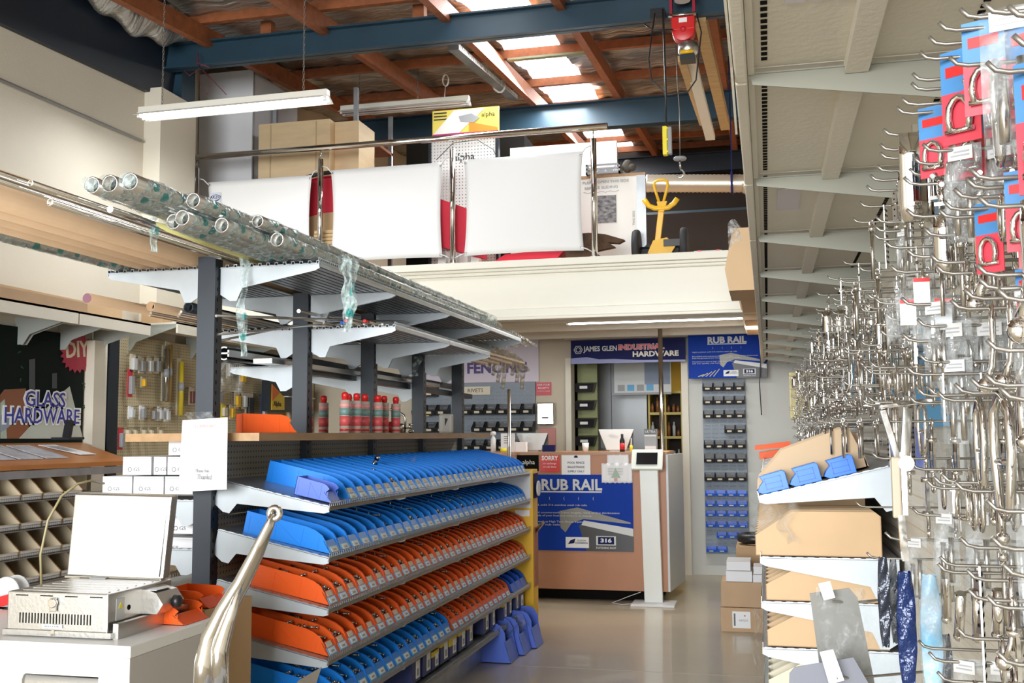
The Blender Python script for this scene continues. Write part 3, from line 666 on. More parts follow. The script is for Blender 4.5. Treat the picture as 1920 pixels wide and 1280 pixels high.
MB().prism([(-.86,3.37),(-.82,3.37),(-.79,3.46),(-.88,3.46)],'y',8.95,8.98).build('cradle_plate',yellow,tg)
MB().prism([(-.97,3.02),(-.80,2.96),(-.73,3.07),(-.80,3.15),(-.92,3.13)],'y',8.99,9.04).build('chassis_plate',yellow,tg)
MB().prism([(-1.04,3.0),(-.94,2.95),(-.80,2.94),(-.72,2.97),(-.70,3.08),(-.76,3.13),(-.82,3.08),(-.90,3.05),(-.97,3.12),(-1.02,3.07)],'y',9.045,9.12).build('folded_seat',rubber,tg)
MB().box(-.83,8.97,3.07,-.68,9.03,3.13).build('gearbox',M('dark_gearbox',(.06,.06,.06),.5,.5),tg)
# silver duct
m=MB(); pts=[(-1.10+.02*k,10.2,3.93-.0013*k) for k in range(49)]+[(-.12,10.2,3.85),(-.06,10.2,3.80),(-.02,10.2,3.70)]
m.tube(pts,[.085+(.006 if k%2 else 0) for k in range(len(pts))],18)
m.build('flexible_duct',M('silver_duct',(.60,.53,.43),.35,.7),label='silver flexible air duct above the yellow trolley',cat='duct')
MB().box(-.28,10.1,3.77,-.26,10.3,3.97).box(-.275,10.19,3.97,-.265,10.21,5.15).build('duct_strap',navyp,label='blue strap around the silver duct',cat='strap')
oc=thing('organiser_case','clear small-parts organiser with two red latches on the mezzanine edge','case',(-.42,8.7,2.905))
MB().box(-.55,8.62,2.906,-.32,8.80,2.955).build('case_body',lgrey,oc,bev=.006)
for x in (-.52,-.37): MB().box(x,8.614,2.93,x+.03,8.62,2.958).build('latch',redp,oc)
MB().box(-1.6,12.5,2.9,.5,12.56,4.1).build('rear_partition',brown,label='dark brown partition at the back of the mezzanine below the duct',cat='partition')
# ---- fluorescent fixtures ----
def fixture(a,b,lit,label,w=.13):
    a=Vector(a); b=Vector(b); d=(b-a).normalized(); sd=Vector((0,0,1)).cross(d).normalized()
    t=thing('fluorescent_light',label,'ceiling light',tuple((a+b)/2),0,'hanging fluorescent lights')
    MB().bar(a+Vector((0,0,.045)),b+Vector((0,0,.045)),.06,.05).build('housing',fixw,t,bev=.003)
    m=MB()
    for s in (-1,1):
        m.hexa([a+sd*s*.03+Vector((0,0,.022)),b+sd*s*.03+Vector((0,0,.022)),b+sd*s*.031+Vector((0,0,.018)),a+sd*s*.031+Vector((0,0,.018)),
                a+sd*s*w+Vector((0,0,-.012)),b+sd*s*w+Vector((0,0,-.012)),b+sd*s*w+Vector((0,0,-.016)),a+sd*s*w+Vector((0,0,-.016))] if False else
               [a+sd*s*.028+Vector((0,0,.022)),b+sd*s*.028+Vector((0,0,.022)),b+sd*s*w*.7+Vector((0,0,-.012)),a+sd*s*w*.7+Vector((0,0,-.012)),
                a+sd*s*.028+Vector((0,0,.025)),b+sd*s*.028+Vector((0,0,.025)),b+sd*s*w*.7+Vector((0,0,-.009)),a+sd*s*w*.7+Vector((0,0,-.009))])
    m.build('reflector',fixw,t)
    for s in (-1,1):
        MB().cyl(a+sd*s*.035+d*.03+Vector((0,0,-.004)),b+sd*s*.035-d*.03+Vector((0,0,-.004)),.013,10).build('tube',lampm if lit else M('unlit_tube',(.62,.55,.52),.3),t)
    for e,q in ((a,1),(b,-1)):
        for s in (-1,1): MB().box(e.x+sd.x*s*.035+d.x*q*.015-.012,e.y+sd.y*s*.035+d.y*q*.015-.012,e.z-.02,e.x+sd.x*s*.035+d.x*q*.015+.012,e.y+sd.y*s*.035+d.y*q*.015+.012,e.z+.02).build('lamp_holder',white,t)
    return t
def chain(x,y,z0,z1,t):
    m=MB(); n=int((z1-z0)/.028)
    for k in range(n):
        z=z0+k*.028; r=.007; pts=[]
        for q in range(8):
            an=2*pi*q/8; pts.append((x+(r*cos(an) if k%2 else 0),y+(0 if k%2 else r*cos(an)),z+.017+.017*sin(an)))
        m.tube(pts,.0022,4,closed=True)
    m.build('chain',wire,t)
f1=fixture((-4.66,7.0,3.93),(-3.09,7.0,3.94),True,'long lit fluorescent light hanging on chains at upper left')
chain(-4.47,7.0,3.99,4.9,f1); chain(-3.29,7.0,4.0,4.9,f1)
area('lamp_light_left',(-3.87,7.0,3.89),1.4,.14,15,(0,0,-1),(.95,.97,1))
p=at(640,212,Y=9.9); q=at(880,192,Y=9.9)
f2=fixture(p,q,False,'unlit fluorescent light behind the lit one, above the plywood crate')
chain(q.x-.55,9.9,q.z+.06,rz_(9.9)+.2,f2); chain(p.x+.2,9.9,p.z+.06,rz_(9.9)+.2,f2)
cbl=MB(); c=at(835,150,Y=9.9)
for k in range(3): cbl.tube([(c.x+.03*cos(a*pi/8),9.9+.01*k,c.z+.06*sin(a*pi/8)) for a in range(16)],.004,5,closed=True)
cbl.tube([(c.x,9.9,c.z-.06),(c.x-.01,9.9,c.z-.22)],.004,5).build('coiled_cable',white,label='coil of white cable hanging above the unlit fluorescent light',cat='cable')
# cable tray running front to back under the skylight
pa=at(850,88,Y=8.4); pb=at(962,183,Y=11.0)
sr=thing('slotted_strip_light','long slotted metal lamp tray running front to back beside the skylight','ceiling light',tuple((pa+pb)/2))
MB().bar(pa,pb,.10,.05).build('tray',galv,sr)
m=MB(); d=(pb-pa)
for k in range(46): c=pa+d*(k+.5)/46+Vector((.053,0,-.002)); m.box(c.x-.003,c.y-.014,c.z-.02,c.x+.001,c.y+.014,c.z+.022)
m.build('slots',white,sr)
MB().tube([pa+d*.72+Vector((.06*cos(a*pi/5),0.03*sin(a),.06*sin(a*pi/5))) for a in range(10)],.012,6,closed=True).build('rope_tie',white,sr)
# red tag and wires under the first beam
MB().tube([at(372,100,Y=7.8),at(370,118,Y=7.8),at(392,126,Y=7.8)],.006,6).tube([at(345,132,Y=7.8),at(355,142,Y=7.8),at(372,130,Y=7.8),at(376,160,Y=7.8),at(388,178,Y=7.8),at(396,150,Y=7.8),at(374,125,Y=7.8)],.003,5).tube([at(372,122,Y=7.8),at(424,177,Y=7.02)],.003,5).build('hanging_wires',M('maroon_wire',(.16,.02,.04),.5),label='tangle of thin wires hanging under the first blue beam at left',cat='cable')
# ---- hoist ----
ho=thing('electric_hoist','red electric hoist with steel rope and hook hanging from the roof beams','hoist',(-.55,7.9,4.6))
hx=at(1282,60,Y=7.7)
MB().lathe([(.02,-.06),(.085,-.055),(.085,.055),(.02,.06)],(hx.x,7.7,hx.z),22,'y').box(hx.x-.085,7.64,hx.z,hx.x+.085,7.76,hx.z+.10).build('rope_guard',redp,ho,bev=.004)
MB().lathe([(.0,-.066),(.022,-.066),(.022,-.06),(.0,-.06)],(hx.x,7.7,hx.z),14,'y').build('hub_cap',red,ho)
MB().box(hx.x-.03,7.632,hx.z+.05,hx.x+.03,7.638,hx.z+.085).build('rating_label',paper,ho)
MB().box(hx.x-.1,7.66,hx.z+.1,hx.x-.08,7.75,4.93).box(hx.x+.07,7.66,hx.z+.1,hx.x+.09,7.75,4.93).build('side_plates',M('dark_red_enamel',(.30,.01,.03),.4),ho)
MB().cyl((hx.x-.005,7.69,4.7),(hx.x-.005,7.69,4.93),.06,18).build('rope_drum',white,ho)
MB().cyl((hx.x-.11,7.65,hx.z+.115),(hx.x+.1,7.65,hx.z+.115),.014,10).build('cross_bar',steel,ho)
MB().lathe([(.06,-.05),(.075,-.03),(.075,.03),(.05,.05)],(hx.x+.03,7.7,hx.z-.13),16,'z').build('motor_housing',steelb,ho)
MB().box(hx.x-.03,7.65,hx.z-.23,hx.x+.08,7.76,hx.z-.19).build('motor_foot',blacks,ho)
MB().cyl((hx.x-.02,7.64,hx.z-.175),(hx.x+.07,7.64,hx.z-.175),.016,8).build('brass_band',yellow,ho)
hy=at(1275,297,Y=7.7)
MB().tube([(hx.x-.06,7.7,hx.z-.1),(hx.x-.055,7.7,hx.z-.4),(hx.x-.045,7.7,hx.z-.6),(hy.x,7.7,hy.z+.02)],.004,6).build('steel_rope',wire,ho)
MB().lathe([(.0,0),(.045,.004),(.05,.014),(.045,.024),(.0,.03)],(hy.x,7.7,hy.z-.015),20).build('stop_disc',greyp,ho)
MB().cyl((hy.x,7.7,hy.z-.015),(hy.x,7.7,hy.z-.08),.007,8).tube([(hy.x+.0+.028*cos(a),7.7,hy.z-.115+.03*sin(a)) for a in [pi/2-.1-k*.5 for k in range(10)]],[.008]*6+[.007,.006,.005,.003],8).build('hook',steel,ho)
pc=thing('hoist_pendant','bright yellow and grey hoist control box hanging on a black cable','control pendant',(-.65,7.6,3.75))
c0=at(1250,265,Y=7.6)
MB().box(c0.x-.028,7.57,c0.z-.105,c0.x+.006,7.63,c0.z+.11).build('yellow_housing',yellowb,pc,bev=.006)
MB().box(c0.x+.006,7.575,c0.z-.10,c0.x+.038,7.625,c0.z+.105).build('grey_cover',greyp,pc,bev=.006)
for dz in (-.09,0,.085): MB().box(c0.x-.0,7.565,c0.z+dz,c0.x+.014,7.57,c0.z+dz+.012).build('clamp',yellowb,pc)
MB().tube([(c0.x,7.6,c0.z+.105),(c0.x,7.6,c0.z+.5),(c0.x-.004,7.6,c0.z+.78),(c0.x-.01,7.62,4.62)],.008,8).build('control_cable',black,pc)
MB().tube([at(1228,25,Y=7.6),at(1216,110,Y=7.6),at(1222,150,Y=7.6),at(1252,178,Y=7.6),at(1290,172,Y=7.6),at(1305,150,Y=7.6),at(1315,60,Y=7.6),at(1306,25,Y=7.6)],.006,6).tube([at(1208,45,Y=7.6),at(1225,57,Y=7.6),at(1262,55,Y=7.6)],.006,6).build('loose_cable',black,pc)
MB().box(c0.x+.0,7.68,c0.z-.03,c0.x+.004,7.68+.09,c0.z+.09).build('paper_tag',creamtag,pc)
jb=at(1232,30,Y=7.75)
MB().box(jb.x-.05,7.72,jb.z-.03,jb.x+.06,7.80,jb.z+.05).build('junction_box',black,label='black junction box on the blue beam beside the hoist',cat='box')
# timber beams behind hoist
for k,(a,b,w,h,mt,lab) in enumerate((((1312,30),(1360,235),.09,.1,timber,'ochre timber beam behind the hoist, longest of the three'),((1290,95),(1332,258),.085,.05,cream,'white-painted timber plank hanging beside the hoist'),((1278,110),(1318,230),.06,.05,timber,'short raw timber plank under the hoist, leftmost'))):
    A=at(*a,Y=7.9); B=at(*b,Y=10.6 if k==0 else 9.6)
    MB().bar(A,B,w,h).build('timber_beam',mt,label=lab,cat='beam')
# ================= back of the shop =================
YB=11.145
# JAMES GLEN banner
jg=thing('shop_banner','dark blue banner reading JAMES GLEN INDUSTRIAL HARDWARE above the store doorway','sign',(-1.43,10.98,2.2))
MB().box(-2.02,10.96,2.205,-.81,10.975,2.455).build('banner_panel',navyp,jg)
MB().prism([(-2.02,2.205),(-.81,2.205),(-.81,2.225),(-1.3,2.232),(-1.55,2.25),(-1.72,2.25),(-1.85,2.275),(-2.02,2.265)],'y',10.957,10.96).build('silver_wave',M('lilac_print',(.20,.22,.45),.4),jg)
MB().tube([(-1.94+.045*cos(k*pi/3),10.955,2.355+.045*sin(k*pi/3)) for k in range(6)],.006,5,closed=True).build('hexagon_logo',lgrey,jg)
MB().tube([(-1.94+.024*cos(k*pi/8),10.955,2.355+.024*sin(k*pi/8)) for k in range(16)],.005,5,closed=True).build('ring_logo',lgrey,jg)
text('JAMES GLEN',.075,(-1.70,10.955,2.36),(1,0,0),(0,0,1),lgrey,jg,w=.36,bold=.002)
text('INDUSTRIAL',.075,(-1.27,10.9545,2.368),(1,0,0),(0,0,1),lgrey,jg,w=.485,bold=.006)
text('INDUSTRIAL',.075,(-1.27,10.952,2.368),(1,0,0),(0,0,1),redp,jg,w=.475,bold=.003)
text('HARDWARE',.075,(-1.12,10.955,2.292),(1,0,0),(0,0,1),M('cream_lettering',(.75,.70,.6),.4),jg,w=.48,bold=.003)
def rubrail(x0,z0,w,h,y,t,full=True):
    # blue poster with the RUB RAIL heading
    MB().box(x0,y,z0,x0+w,y+.006,z0+h).build('poster_sheet',bluep2,t,bev=.0)
    yy=y-.001
    MB().prism([(x0+w*.62,z0+h*.0),(x0+w,z0),(x0+w,z0+h*.26),(x0+w*.62,z0+h*.40),(x0+w*.56,z0+h*.33)],'y',yy-.001,yy).build('dark_hull_picture',black,t)
    MB().prism([(x0+w*.58,z0+h*.34),(x0+w,z0+h*.20),(x0+w,z0+h*.30),(x0+w*.6,z0+h*.40)],'y',yy-.003,yy-.001).build('silver_rail_picture',lgrey,t)
    MB().prism([(x0+w*.40,z0+h*.52),(x0+w*.55,z0+h*.57),(x0+w*.98,z0+h*.38),(x0+w*.98,z0+h*.36),(x0+w*.6,z0+h*.42),(x0+w*.50,z0+h*.36),(x0+w*.45,z0+h*.24),(x0+w*.41,z0+h*.30)],'y',yy-.005,yy-.003).build('anchor_picture',M('grey_print',(.22,.22,.2),.4),t)
    text('RUB RAIL',h*.2,(x0+w*.5,yy-.001,z0+h*.86),(1,0,0),(0,0,1),lgrey,t,w=w*.50,bold=.004)
    MB().box(x0+w*.25,yy-.001,z0+h*.765,x0+w*.75,yy,z0+h*.785).build('underline',lgrey,t)
    ls=['Highly polished, solid 316 stainless steel rub rails.','Pre-drilled and countersunk 3.6mt lengths. One of five thicknesses','finish the gunwale of your boat and enhance its beauty.','Manufacturers such as High Tech Motor Yachts','use our quality rub rails.']
    for k,l in enumerate(ls): text(l,h*.035,(x0+w*.05,yy-.006,z0+h*(.60,.50,.46,.38,.34)[k]),(1,0,0),(0,0,1),lgrey,t,w=w*(.58,.84,.62,.55,.36)[k],align='LEFT')
    for k in range(4): text('(',h*.05,(x0+w*(.32+.12*k),yy-.001,z0+h*.69),(1,0,0),(0,0,1),lgrey,t)
    c=MB().box(x0+w*.45,yy-.003,z0+h*.04,x0+w*.64,yy-.001,z0+h*.18).build('white_logo_card',tag_m,t)
    MB().prism([(x0+w*.47,z0+h*.09),(x0+w*.52,z0+h*.10),(x0+w*.53,z0+h*.16),(x0+w*.49,z0+h*.14)],'y',yy-.0045,yy-.003).build('logo_mark',navyp,t)
    text('CUSTOM',h*.03,(x0+w*.58,yy-.004,z0+h*.135),(1,0,0),(0,0,1),navyp,t)
    text('ENGINEERING',h*.03,(x0+w*.58,yy-.004,z0+h*.105),(1,0,0),(0,0,1),navyp,t,w=w*.1)
    MB().box(x0+w*.70,yy-.006,z0+h*.08,x0+w*.86,yy-.004,z0+h*.20).build('badge',lgrey,t)
    MB().box(x0+w*.715,yy-.0075,z0+h*.093,x0+w*.845,yy-.006,z0+h*.187).build('badge_face',navyp,t)
    text('316',h*.07,(x0+w*.78,yy-.0076,z0+h*.14),(1,0,0),(0,0,1),tag_m,t,w=w*.09,bold=.002)
    text('FASTENING SHOP',h*.04,(x0+w*.78,yy-.0076,z0+h*.045),(1,0,0),(0,0,1),tag_m,t,w=w*.16)
    for k in range(5): MB().bar((x0+w*(.12+.05*k),yy-.002,z0+h*.04),(x0+w*(.20+.05*k),yy-.002,z0+h*(.09+.03*k)),.008,.002,up=(0,1,0)).build('rail_sample_picture',M('olive_print',(.35,.33,.16),.4),t) if full else None
rr1=thing('rub_rail_sign','blue RUB RAIL sign hung on the grey wall above the small black bins','sign',(-.4,10.98,2.02))
rubrail(-.78,2.025,.79,.455,10.96,rr1)
# doorway contents: steel cabinet, yellow shelves, shelf of black bins
sc_=thing('steel_locker','tall grey steel cupboard seen through the store doorway','cupboard',(-1.6,12.2,0))
MB().box(-2.15,12.3,0,-1.37,12.9,2.45).build('cupboard_body',M('grey_enamel',(.24,.25,.26),.35,.3,var=.15,scale=3),sc_)
MB().box(-1.79,12.296,.05,-1.785,12.3,2.4).build('door_gap',dark,sc_)
MB().box(-1.83,12.28,1.2,-1.82,12.3,1.35).build('handle',steel,sc_)
pb_=thing('tool_board','white poster board with small pictures hanging in the store doorway','poster',(-1.4,11.9,1.9))
MB().box(-1.70,11.95,1.93,-1.05,11.97,2.45).build('board',lgrey,pb_)
MB().box(-1.35,11.944,2.02,-1.06,11.949,2.40).build('blue_notice',M('faded_blue_print',(.22,.28,.40),.5),pb_)
MB().box(-1.72,11.94,1.905,-1.05,11.98,1.93).box(-1.6,11.955,2.45,-1.59,11.965,2.56).box(-1.15,11.955,2.45,-1.14,11.965,2.56).build('hanging_rails',greyp,pb_)
for k in range(4): MB().box(-1.66+.11*k,11.944,1.95,-1.58+.11*k,11.949,2.02).build('small_picture',skyb if k%2 else greyp,pb_)
ysf=thing('pigeonhole_shelves','yellow-edged wooden pigeonhole shelves in the store room','shelving',(-1.2,12.4,0))
yw=M('yellow_wood',(.58,.46,.10),.5)
for x in (-1.36,-1.17,-.98): MB().box(x,12.35,.4,x+.02,12.7,1.95).build('upright',yw,ysf)
for z in (.4,.75,1.08,1.40,1.68,1.93): MB().box(-1.36,12.34,z,-.96,12.7,z+.03).build('shelf_board',yw,ysf)
MB().box(-1.36,12.69,.4,-.96,12.7,1.95).build('back_board',brown,ysf)
rr=random.Random(9); n=0
for z in (.43,.78,1.11,1.43,1.71):
    for x in (-1.32,-1.26,-1.21,-1.13,-1.07,-1.02):
        h=rr.uniform(.06,.18); MB().lathe([(.018,0),(.02,h*.7),(.01,h*.8),(.01,h)],(x,12.45,z),8).build('stored_bottle',rr.choice((M('amber_bottle',(.30,.12,.04),.3),lgrey,greyp)),label='small bottle in the store pigeonholes, %s counted from bottom left'%ordn(n),cat='bottle',group='bottles in the pigeonholes'); n+=1
bs=thing('bin_rack_post','olive upright of stacked black bins just inside the doorway','bin rack',(-2.0,11.5,0))
MB().box(-2.04,11.45,.3,-1.82,11.5,2.28).build('back_plate',M('olive_plate',(.20,.22,.07),.5),bs)
for k in range(7):
    z=.75+.195*k
    t=MB().hexa([(-2.04,11.32,z),(-1.85,11.30,z),(-1.85,11.45,z),(-2.04,11.45,z),(-2.04,11.28,z+.09),(-1.82,11.27,z+.09),(-1.82,11.45,z+.11),(-2.04,11.45,z+.11)]).build('black_bin',black,label='black bin stacked in the doorway rack, %s from the bottom'%ordn(k),cat='bin',group='black bins in the doorway rack')
    MB().box(-1.985,11.268,z+.035,-1.90,11.272,z+.065).build('label_card',lgrey,t)
# orange heater glow-ish timber above rack
# louvre panels with small bins
def louvre_panel(x0,x1,z0,z1,label,y=YB-.03):
    t=thing('louvre_panel',label,'wall panel',((x0+x1)/2,y,z0))
    m=MB().box(x0,y,z0,x1,y+.02,z1).build('panel_sheet',M('panel_blue_grey',(.20,.24,.29),.5),t)
    m=MB(); nx=int((x1-x0)/.085)
    for k in range(int((z1-z0)/.042)):
        for j in range(nx):
            xx=x0+.012+j*(x1-x0-.02)/nx; zz=z0+.012+k*.042
            m.hexa([(xx,y-.001,zz),(xx+.06,y-.001,zz),(xx+.06,y,zz),(xx,y,zz),(xx,y-.006,zz+.012),(xx+.06,y-.006,zz+.012),(xx+.06,y,zz+.016),(xx,y,zz+.016)])
    m.build('louvres',M('louvre_grey',(.30,.35,.40),.5),t); return t
SBP={}
def smallbin(x,y,z,w,h,d,mt,label,group,card=creamtag):
    key=(round(w,3),round(h,3),mt.name,card.name)
    if key not in SBP:
        t=thing('wall_bin',label,'bin',(x,y,z),0,group)
        q=.003
        m=MB()
        m.prism([(0,0),(0,h),(-d*.35,h),(-d*.8,h*.5),(-d*.9,0)],'x',-w/2,-w/2+q).prism([(0,0),(0,h),(-d*.35,h),(-d*.8,h*.5),(-d*.9,0)],'x',w/2-q,w/2)
        m.box(-w/2,-d*.9,0,w/2,0,q).box(-w/2,-q,0,w/2,0,h).hexa([(-w/2,-d*.9,0),(w/2,-d*.9,0),(w/2,-d*.9+q,0),(-w/2,-d*.9+q,0),(-w/2,-d*1.0,h*.45),(w/2,-d*1.0,h*.45),(w/2,-d+q,h*.45),(-w/2,-d+q,h*.45)])
        m.build('bin_body',mt,t,local=True)
        MB().hexa([(-w*.22,-d*.955-.003,h*.12),(w*.22,-d*.955-.003,h*.12),(w*.22,-d*.955,h*.12),(-w*.22,-d*.955,h*.12),(-w*.22,-d*.985-.004,h*.33),(w*.22,-d*.985-.004,h*.33),(w*.22,-d*.985,h*.33),(-w*.22,-d*.985,h*.33)]).build('label_card',card,t,local=True)
        SBP[key]=t; return t
    return dup(SBP[key],(x,y,z),label=label,group=group)
louvre_panel(-.655,-.215,.22,2.02,'narrow grey louvred panel carrying small black and blue bins on the back wall')
rows=[(1.93,4,'b',0),(1.79,4,'b',0),(1.645,4,'b',0),(1.49,2,'b',2),(1.335,4,'b',0),(1.19,4,'b',0),(1.0,4,'b',0),
      (.845,4,'u',0),(.74,4,'u',0),(.64,4,'u',0),(.53,4,'u',0),(.42,3,'u',1),(.275,2,'u',0)]
for r,(z,n,c,s) in enumerate(rows):
    for j in range(n):
        x=-.595+.107*(j+s); bk=c=='b'
        smallbin(x,YB-.031,z-.03,.102 if bk else .098,.085 if bk else .055,.12 if bk else .09,black if bk else blued,
          'small %s bin on the narrow louvred panel, %s row down, %s from left'%('black' if bk else 'blue',ordn(r),ordn(j+s)),'small wall bins beside the doorway',creamtag if bk else lgrey)
# POOL FENCING sign and black bin wall
pf=thing('pool_fencing_sign','lilac POOL FENCING sign board on the back wall behind the shelving','sign',(-3.1,YB-.02,2.03))
MB().box(-3.95,YB-.02,2.035,-2.41,YB-.002,2.62).build('board',M('lilac_board',(.60,.54,.62),.5),pf)
text('POOL FENCING',.16,(-3.12,YB-.021,2.19),(1,0,0),(0,0,1),M('dark_violet_print',(.05,.02,.16),.5),pf,w=1.16,bold=.006)
louvre_panel(-3.85,-2.45,1.15,2.03,'wide grey louvred panel of black parts bins under the POOL FENCING sign')
n=0
for r,(z,x0,cnt) in enumerate(((1.93,-3.75,2),(1.725,-3.75,10),(1.535,-3.75,10),(1.34,-3.75,10),(1.17,-3.75,10))):
    for j in range(cnt):
        if r>0 and j in ((3,),(4,),(2,),(6,))[r-1]: continue
        smallbin(x0+.137*j,YB-.031,z-.045,.13,.115,.17,black,'black bin under the POOL FENCING sign, %s row down, %s from left'%(ordn(r),ordn(j)),'black parts bins on the back wall')
ns=thing('notice_card','pale RIVETS notice strip above the black parts bins','sign',(-3.1,YB-.05,1.93)); MB().box(-3.35,YB-.05,1.90,-2.95,YB-.045,1.99).build('card',creamtag,ns); text('RIVETS',.06,(-3.12,YB-.051,1.945),(1,0,0),(0,0,1),black,ns)
for k,(x,z) in enumerate(((-3.78,1.72),(-3.68,1.715))):
    MB().box(x,YB-.16,z-.045,x+.06,YB-.10,z+.01).build('yellow_carton',yellowb,label='tiny yellow carton among the black wall bins, %s from the left'%ordn(k),cat='box')
sr_=thing('receipt_notice','small red SAVE YOUR RECEIPTS notice on the back wall','notice',(-2.36,YB-.01,1.88))
MB().box(-2.445,YB-.01,1.885,-2.275,YB-.005,2.025).build('card',M('faded_red_card',(.55,.06,.08),.5),sr_)
text('SAVE YOUR',.03,(-2.36,YB-.011,1.998),(1,0,0),(0,0,1),paper,sr_,w=.14); text('RECEIPTS',.03,(-2.36,YB-.011,1.963),(1,0,0),(0,0,1),paper,sr_,w=.12); text('no refund or exchange',.016,(-2.36,YB-.011,1.93),(1,0,0),(0,0,1),paper,sr_,w=.14)
dp=thing('towel_dispenser','silver paper towel dispenser on the back wall','dispenser',(-2.35,YB-.1,1.55))
MB().box(-2.42,YB-.1,1.56,-2.23,YB-.002,1.80).build('casing',chrome,dp,bev=.01); MB().box(-2.36,YB-.103,1.63,-2.29,YB-.1,1.645).build('slot',dark,dp)
MB().box(-2.41,YB-.02,1.30,-2.23,YB-.002,1.53).build('pink_clipboard',M('pink_board',(.50,.20,.17),.5),label='pink board leaning on the back wall behind the till',cat='board')
MB().tube([at(1425,625,Y=10.9),at(1426,680,Y=10.9),at(1424,720,Y=10.9),at(1428,778,Y=10.9)],.006,6).build('hanging_cable',black,label='black cable hanging down the grey wall beside the RUB RAIL sign',cat='cable')
# ================= counter =================
YC=9.2
ct=thing('service_counter','salmon wood-fronted service counter with posters on its front','counter',(-1.6,9.6,0))
MB().box(-3.6,YC,.10,-.868,YC+.04,1.275).build('front_panel',woodfront,ct)
MB().box(-3.62,YC-.015,1.275,-.86,YC+.75,1.30).build('worktop',M('counter_laminate',(.40,.20,.10),.4),ct)
MB().hexa([(-.868,YC,.10),(-.80,YC+.75,.10),(-.78,YC+.75,.10),(-.85,YC,.10),(-.868,YC,1.275),(-.80,YC+.75,1.275),(-.78,YC+.75,1.275),(-.85,YC,1.275)]).build('end_panel',lgrey,ct)
MB().box(-3.6,YC+.12,0,-.95,YC+.7,.10).build('plinth',dark,ct)
rp=thing('counter_poster','large blue RUB RAIL poster on the front of the service counter','poster',(-1.6,YC-.01,.43))
rubrail(-2.25,.435,1.09,.665,YC-.012,rp,False)
so=thing('sorry_notice','small red SORRY notice on the counter front','notice',(-1.88,YC-.01,1.12))
MB().box(-1.985,YC-.01,1.125,-1.81,YC-.004,1.275).build('card',redp,so); text('SORRY',.055,(-1.897,YC-.011,1.245),(1,0,0),(0,0,1),paper,so,w=.15,bold=.002)
text('no exchange',.026,(-1.897,YC-.011,1.20),(1,0,0),(0,0,1),paper,so,w=.12); text('on sale items',.026,(-1.897,YC-.011,1.17),(1,0,0),(0,0,1),paper,so,w=.12)
pn=thing('supply_notice','white POOL FENCE BALUSTRADE SUPPLY ONLY notice on the counter front','notice',(-1.67,YC-.01,1.10))
MB().box(-1.79,YC-.01,1.10,-1.53,YC-.004,1.28).build('sheet',paper,pn)
for k,l in enumerate(('POOL FENCE','BALUSTRADE','SUPPLY ONLY')): text(l,.026,(-1.66,YC-.011,1.205-.038*k),(1,0,0),(0,0,1),navyp,pn,w=.15)
MB().prism([(-1.68,1.25),(-1.64,1.25),(-1.65,1.27),(-1.67,1.27)],'y',YC-.012,YC-.010).build('emblem',navyp,pn)
xm=thing('christmas_notice','crumpled white notice with a small Christmas tree drawing on the counter front','notice',(-1.3,YC-.03,1.02))
MB().grid(lambda u,v:(-1.43+.27*u,YC-.02+.006*sin(u*22),1.03+.17*v+.004*sin(u*40)),16,6,(0,.001,0)).grid(lambda u,v:(-1.38+.19*u,YC-.012+.004*sin(u*18),1.18+.10*v),10,6,(0,.001,0)).build('sheet',paper,xm)
MB().prism([(-1.345,1.075),(-1.265,1.075),(-1.305,1.165)],'y',YC-.030,YC-.028).build('tree_drawing',M('pale_green_print',(.35,.45,.35),.5),xm)
MB().box(-1.32,YC-.030,1.045,-1.29,YC-.028,1.072).build('tree_pot',M('pale_red_print',(.6,.3,.3),.5),xm)
for k in range(5): MB().box(-1.375,YC-.0265,1.10+.014*k,-1.24,YC-.0255,1.103+.014*k).build('text_line',greyp,xm)
al=thing('alpha_card','black card with white script lettering at the left of the counter front','sign',(-2.08,YC-.01,1.15))
MB().box(-2.2,YC-.01,1.13,-2.0,YC-.004,1.275).build('card',dark,al); text('alpha',.055,(-2.09,YC-.011,1.21),(1,0,0),(0,0,1),paper,al)
# kiosk
ki=thing('tablet_kiosk','white floor-standing tablet kiosk in front of the service counter','kiosk',(-.99,9.1,0))
MB().box(-1.17,8.985,0,-.80,9.28,.018).build('base_plate',cardw,ki,bev=.004)
MB().hexa([(-1.065,9.12,.018),(-.91,9.12,.018),(-.91,9.18,.018),(-1.065,9.18,.018),(-1.085,9.08,1.18),(-.93,9.08,1.18),(-.93,9.16,1.18),(-1.085,9.16,1.18)]).build('column',M('kiosk_white',(.80,.83,.80),.3),ki,bev=.004)
kh=MB(); kh.T=Matrix.Translation((-1.015,9.06,1.235))@Matrix.Rotation(radians(-28),4,'X')
kh.box(-.135,-.012,-.095,.135,.018,.095).build('tablet_case',M('kiosk_case',(.72,.76,.70),.35),ki,bev=.008)
ks=MB(); ks.T=Matrix.Translation((-1.015,9.06,1.235))@Matrix.Rotation(radians(-28),4,'X')
ks.box(-.09,-.0165,-.052,.09,-.0125,.06).build('screen',glassy,ki)
MB().tube([(-1.10,9.15,.10),(-1.2,9.17,.06),(-1.35,9.1,.006),(-1.25,9.05,.006),(-1.12,9.1,.012)],.003,5).build('power_cable',white,ki)
# pole
MB().cyl((-.984,10.1,0.0),(-.984,10.1,2.56),.022,16).build('steel_pole',M('worn_chrome',(.55,.50,.42),.15,1),label='slender polished pole running up to the mezzanine beside the kiosk',cat='pole')
MB().cyl((-2.22,9.0,0.0),(-2.22,9.0,1.86),.016,14).build('display_pole',steel,label='upright polished tube rising behind the blue bins beside the counter',cat='pole')
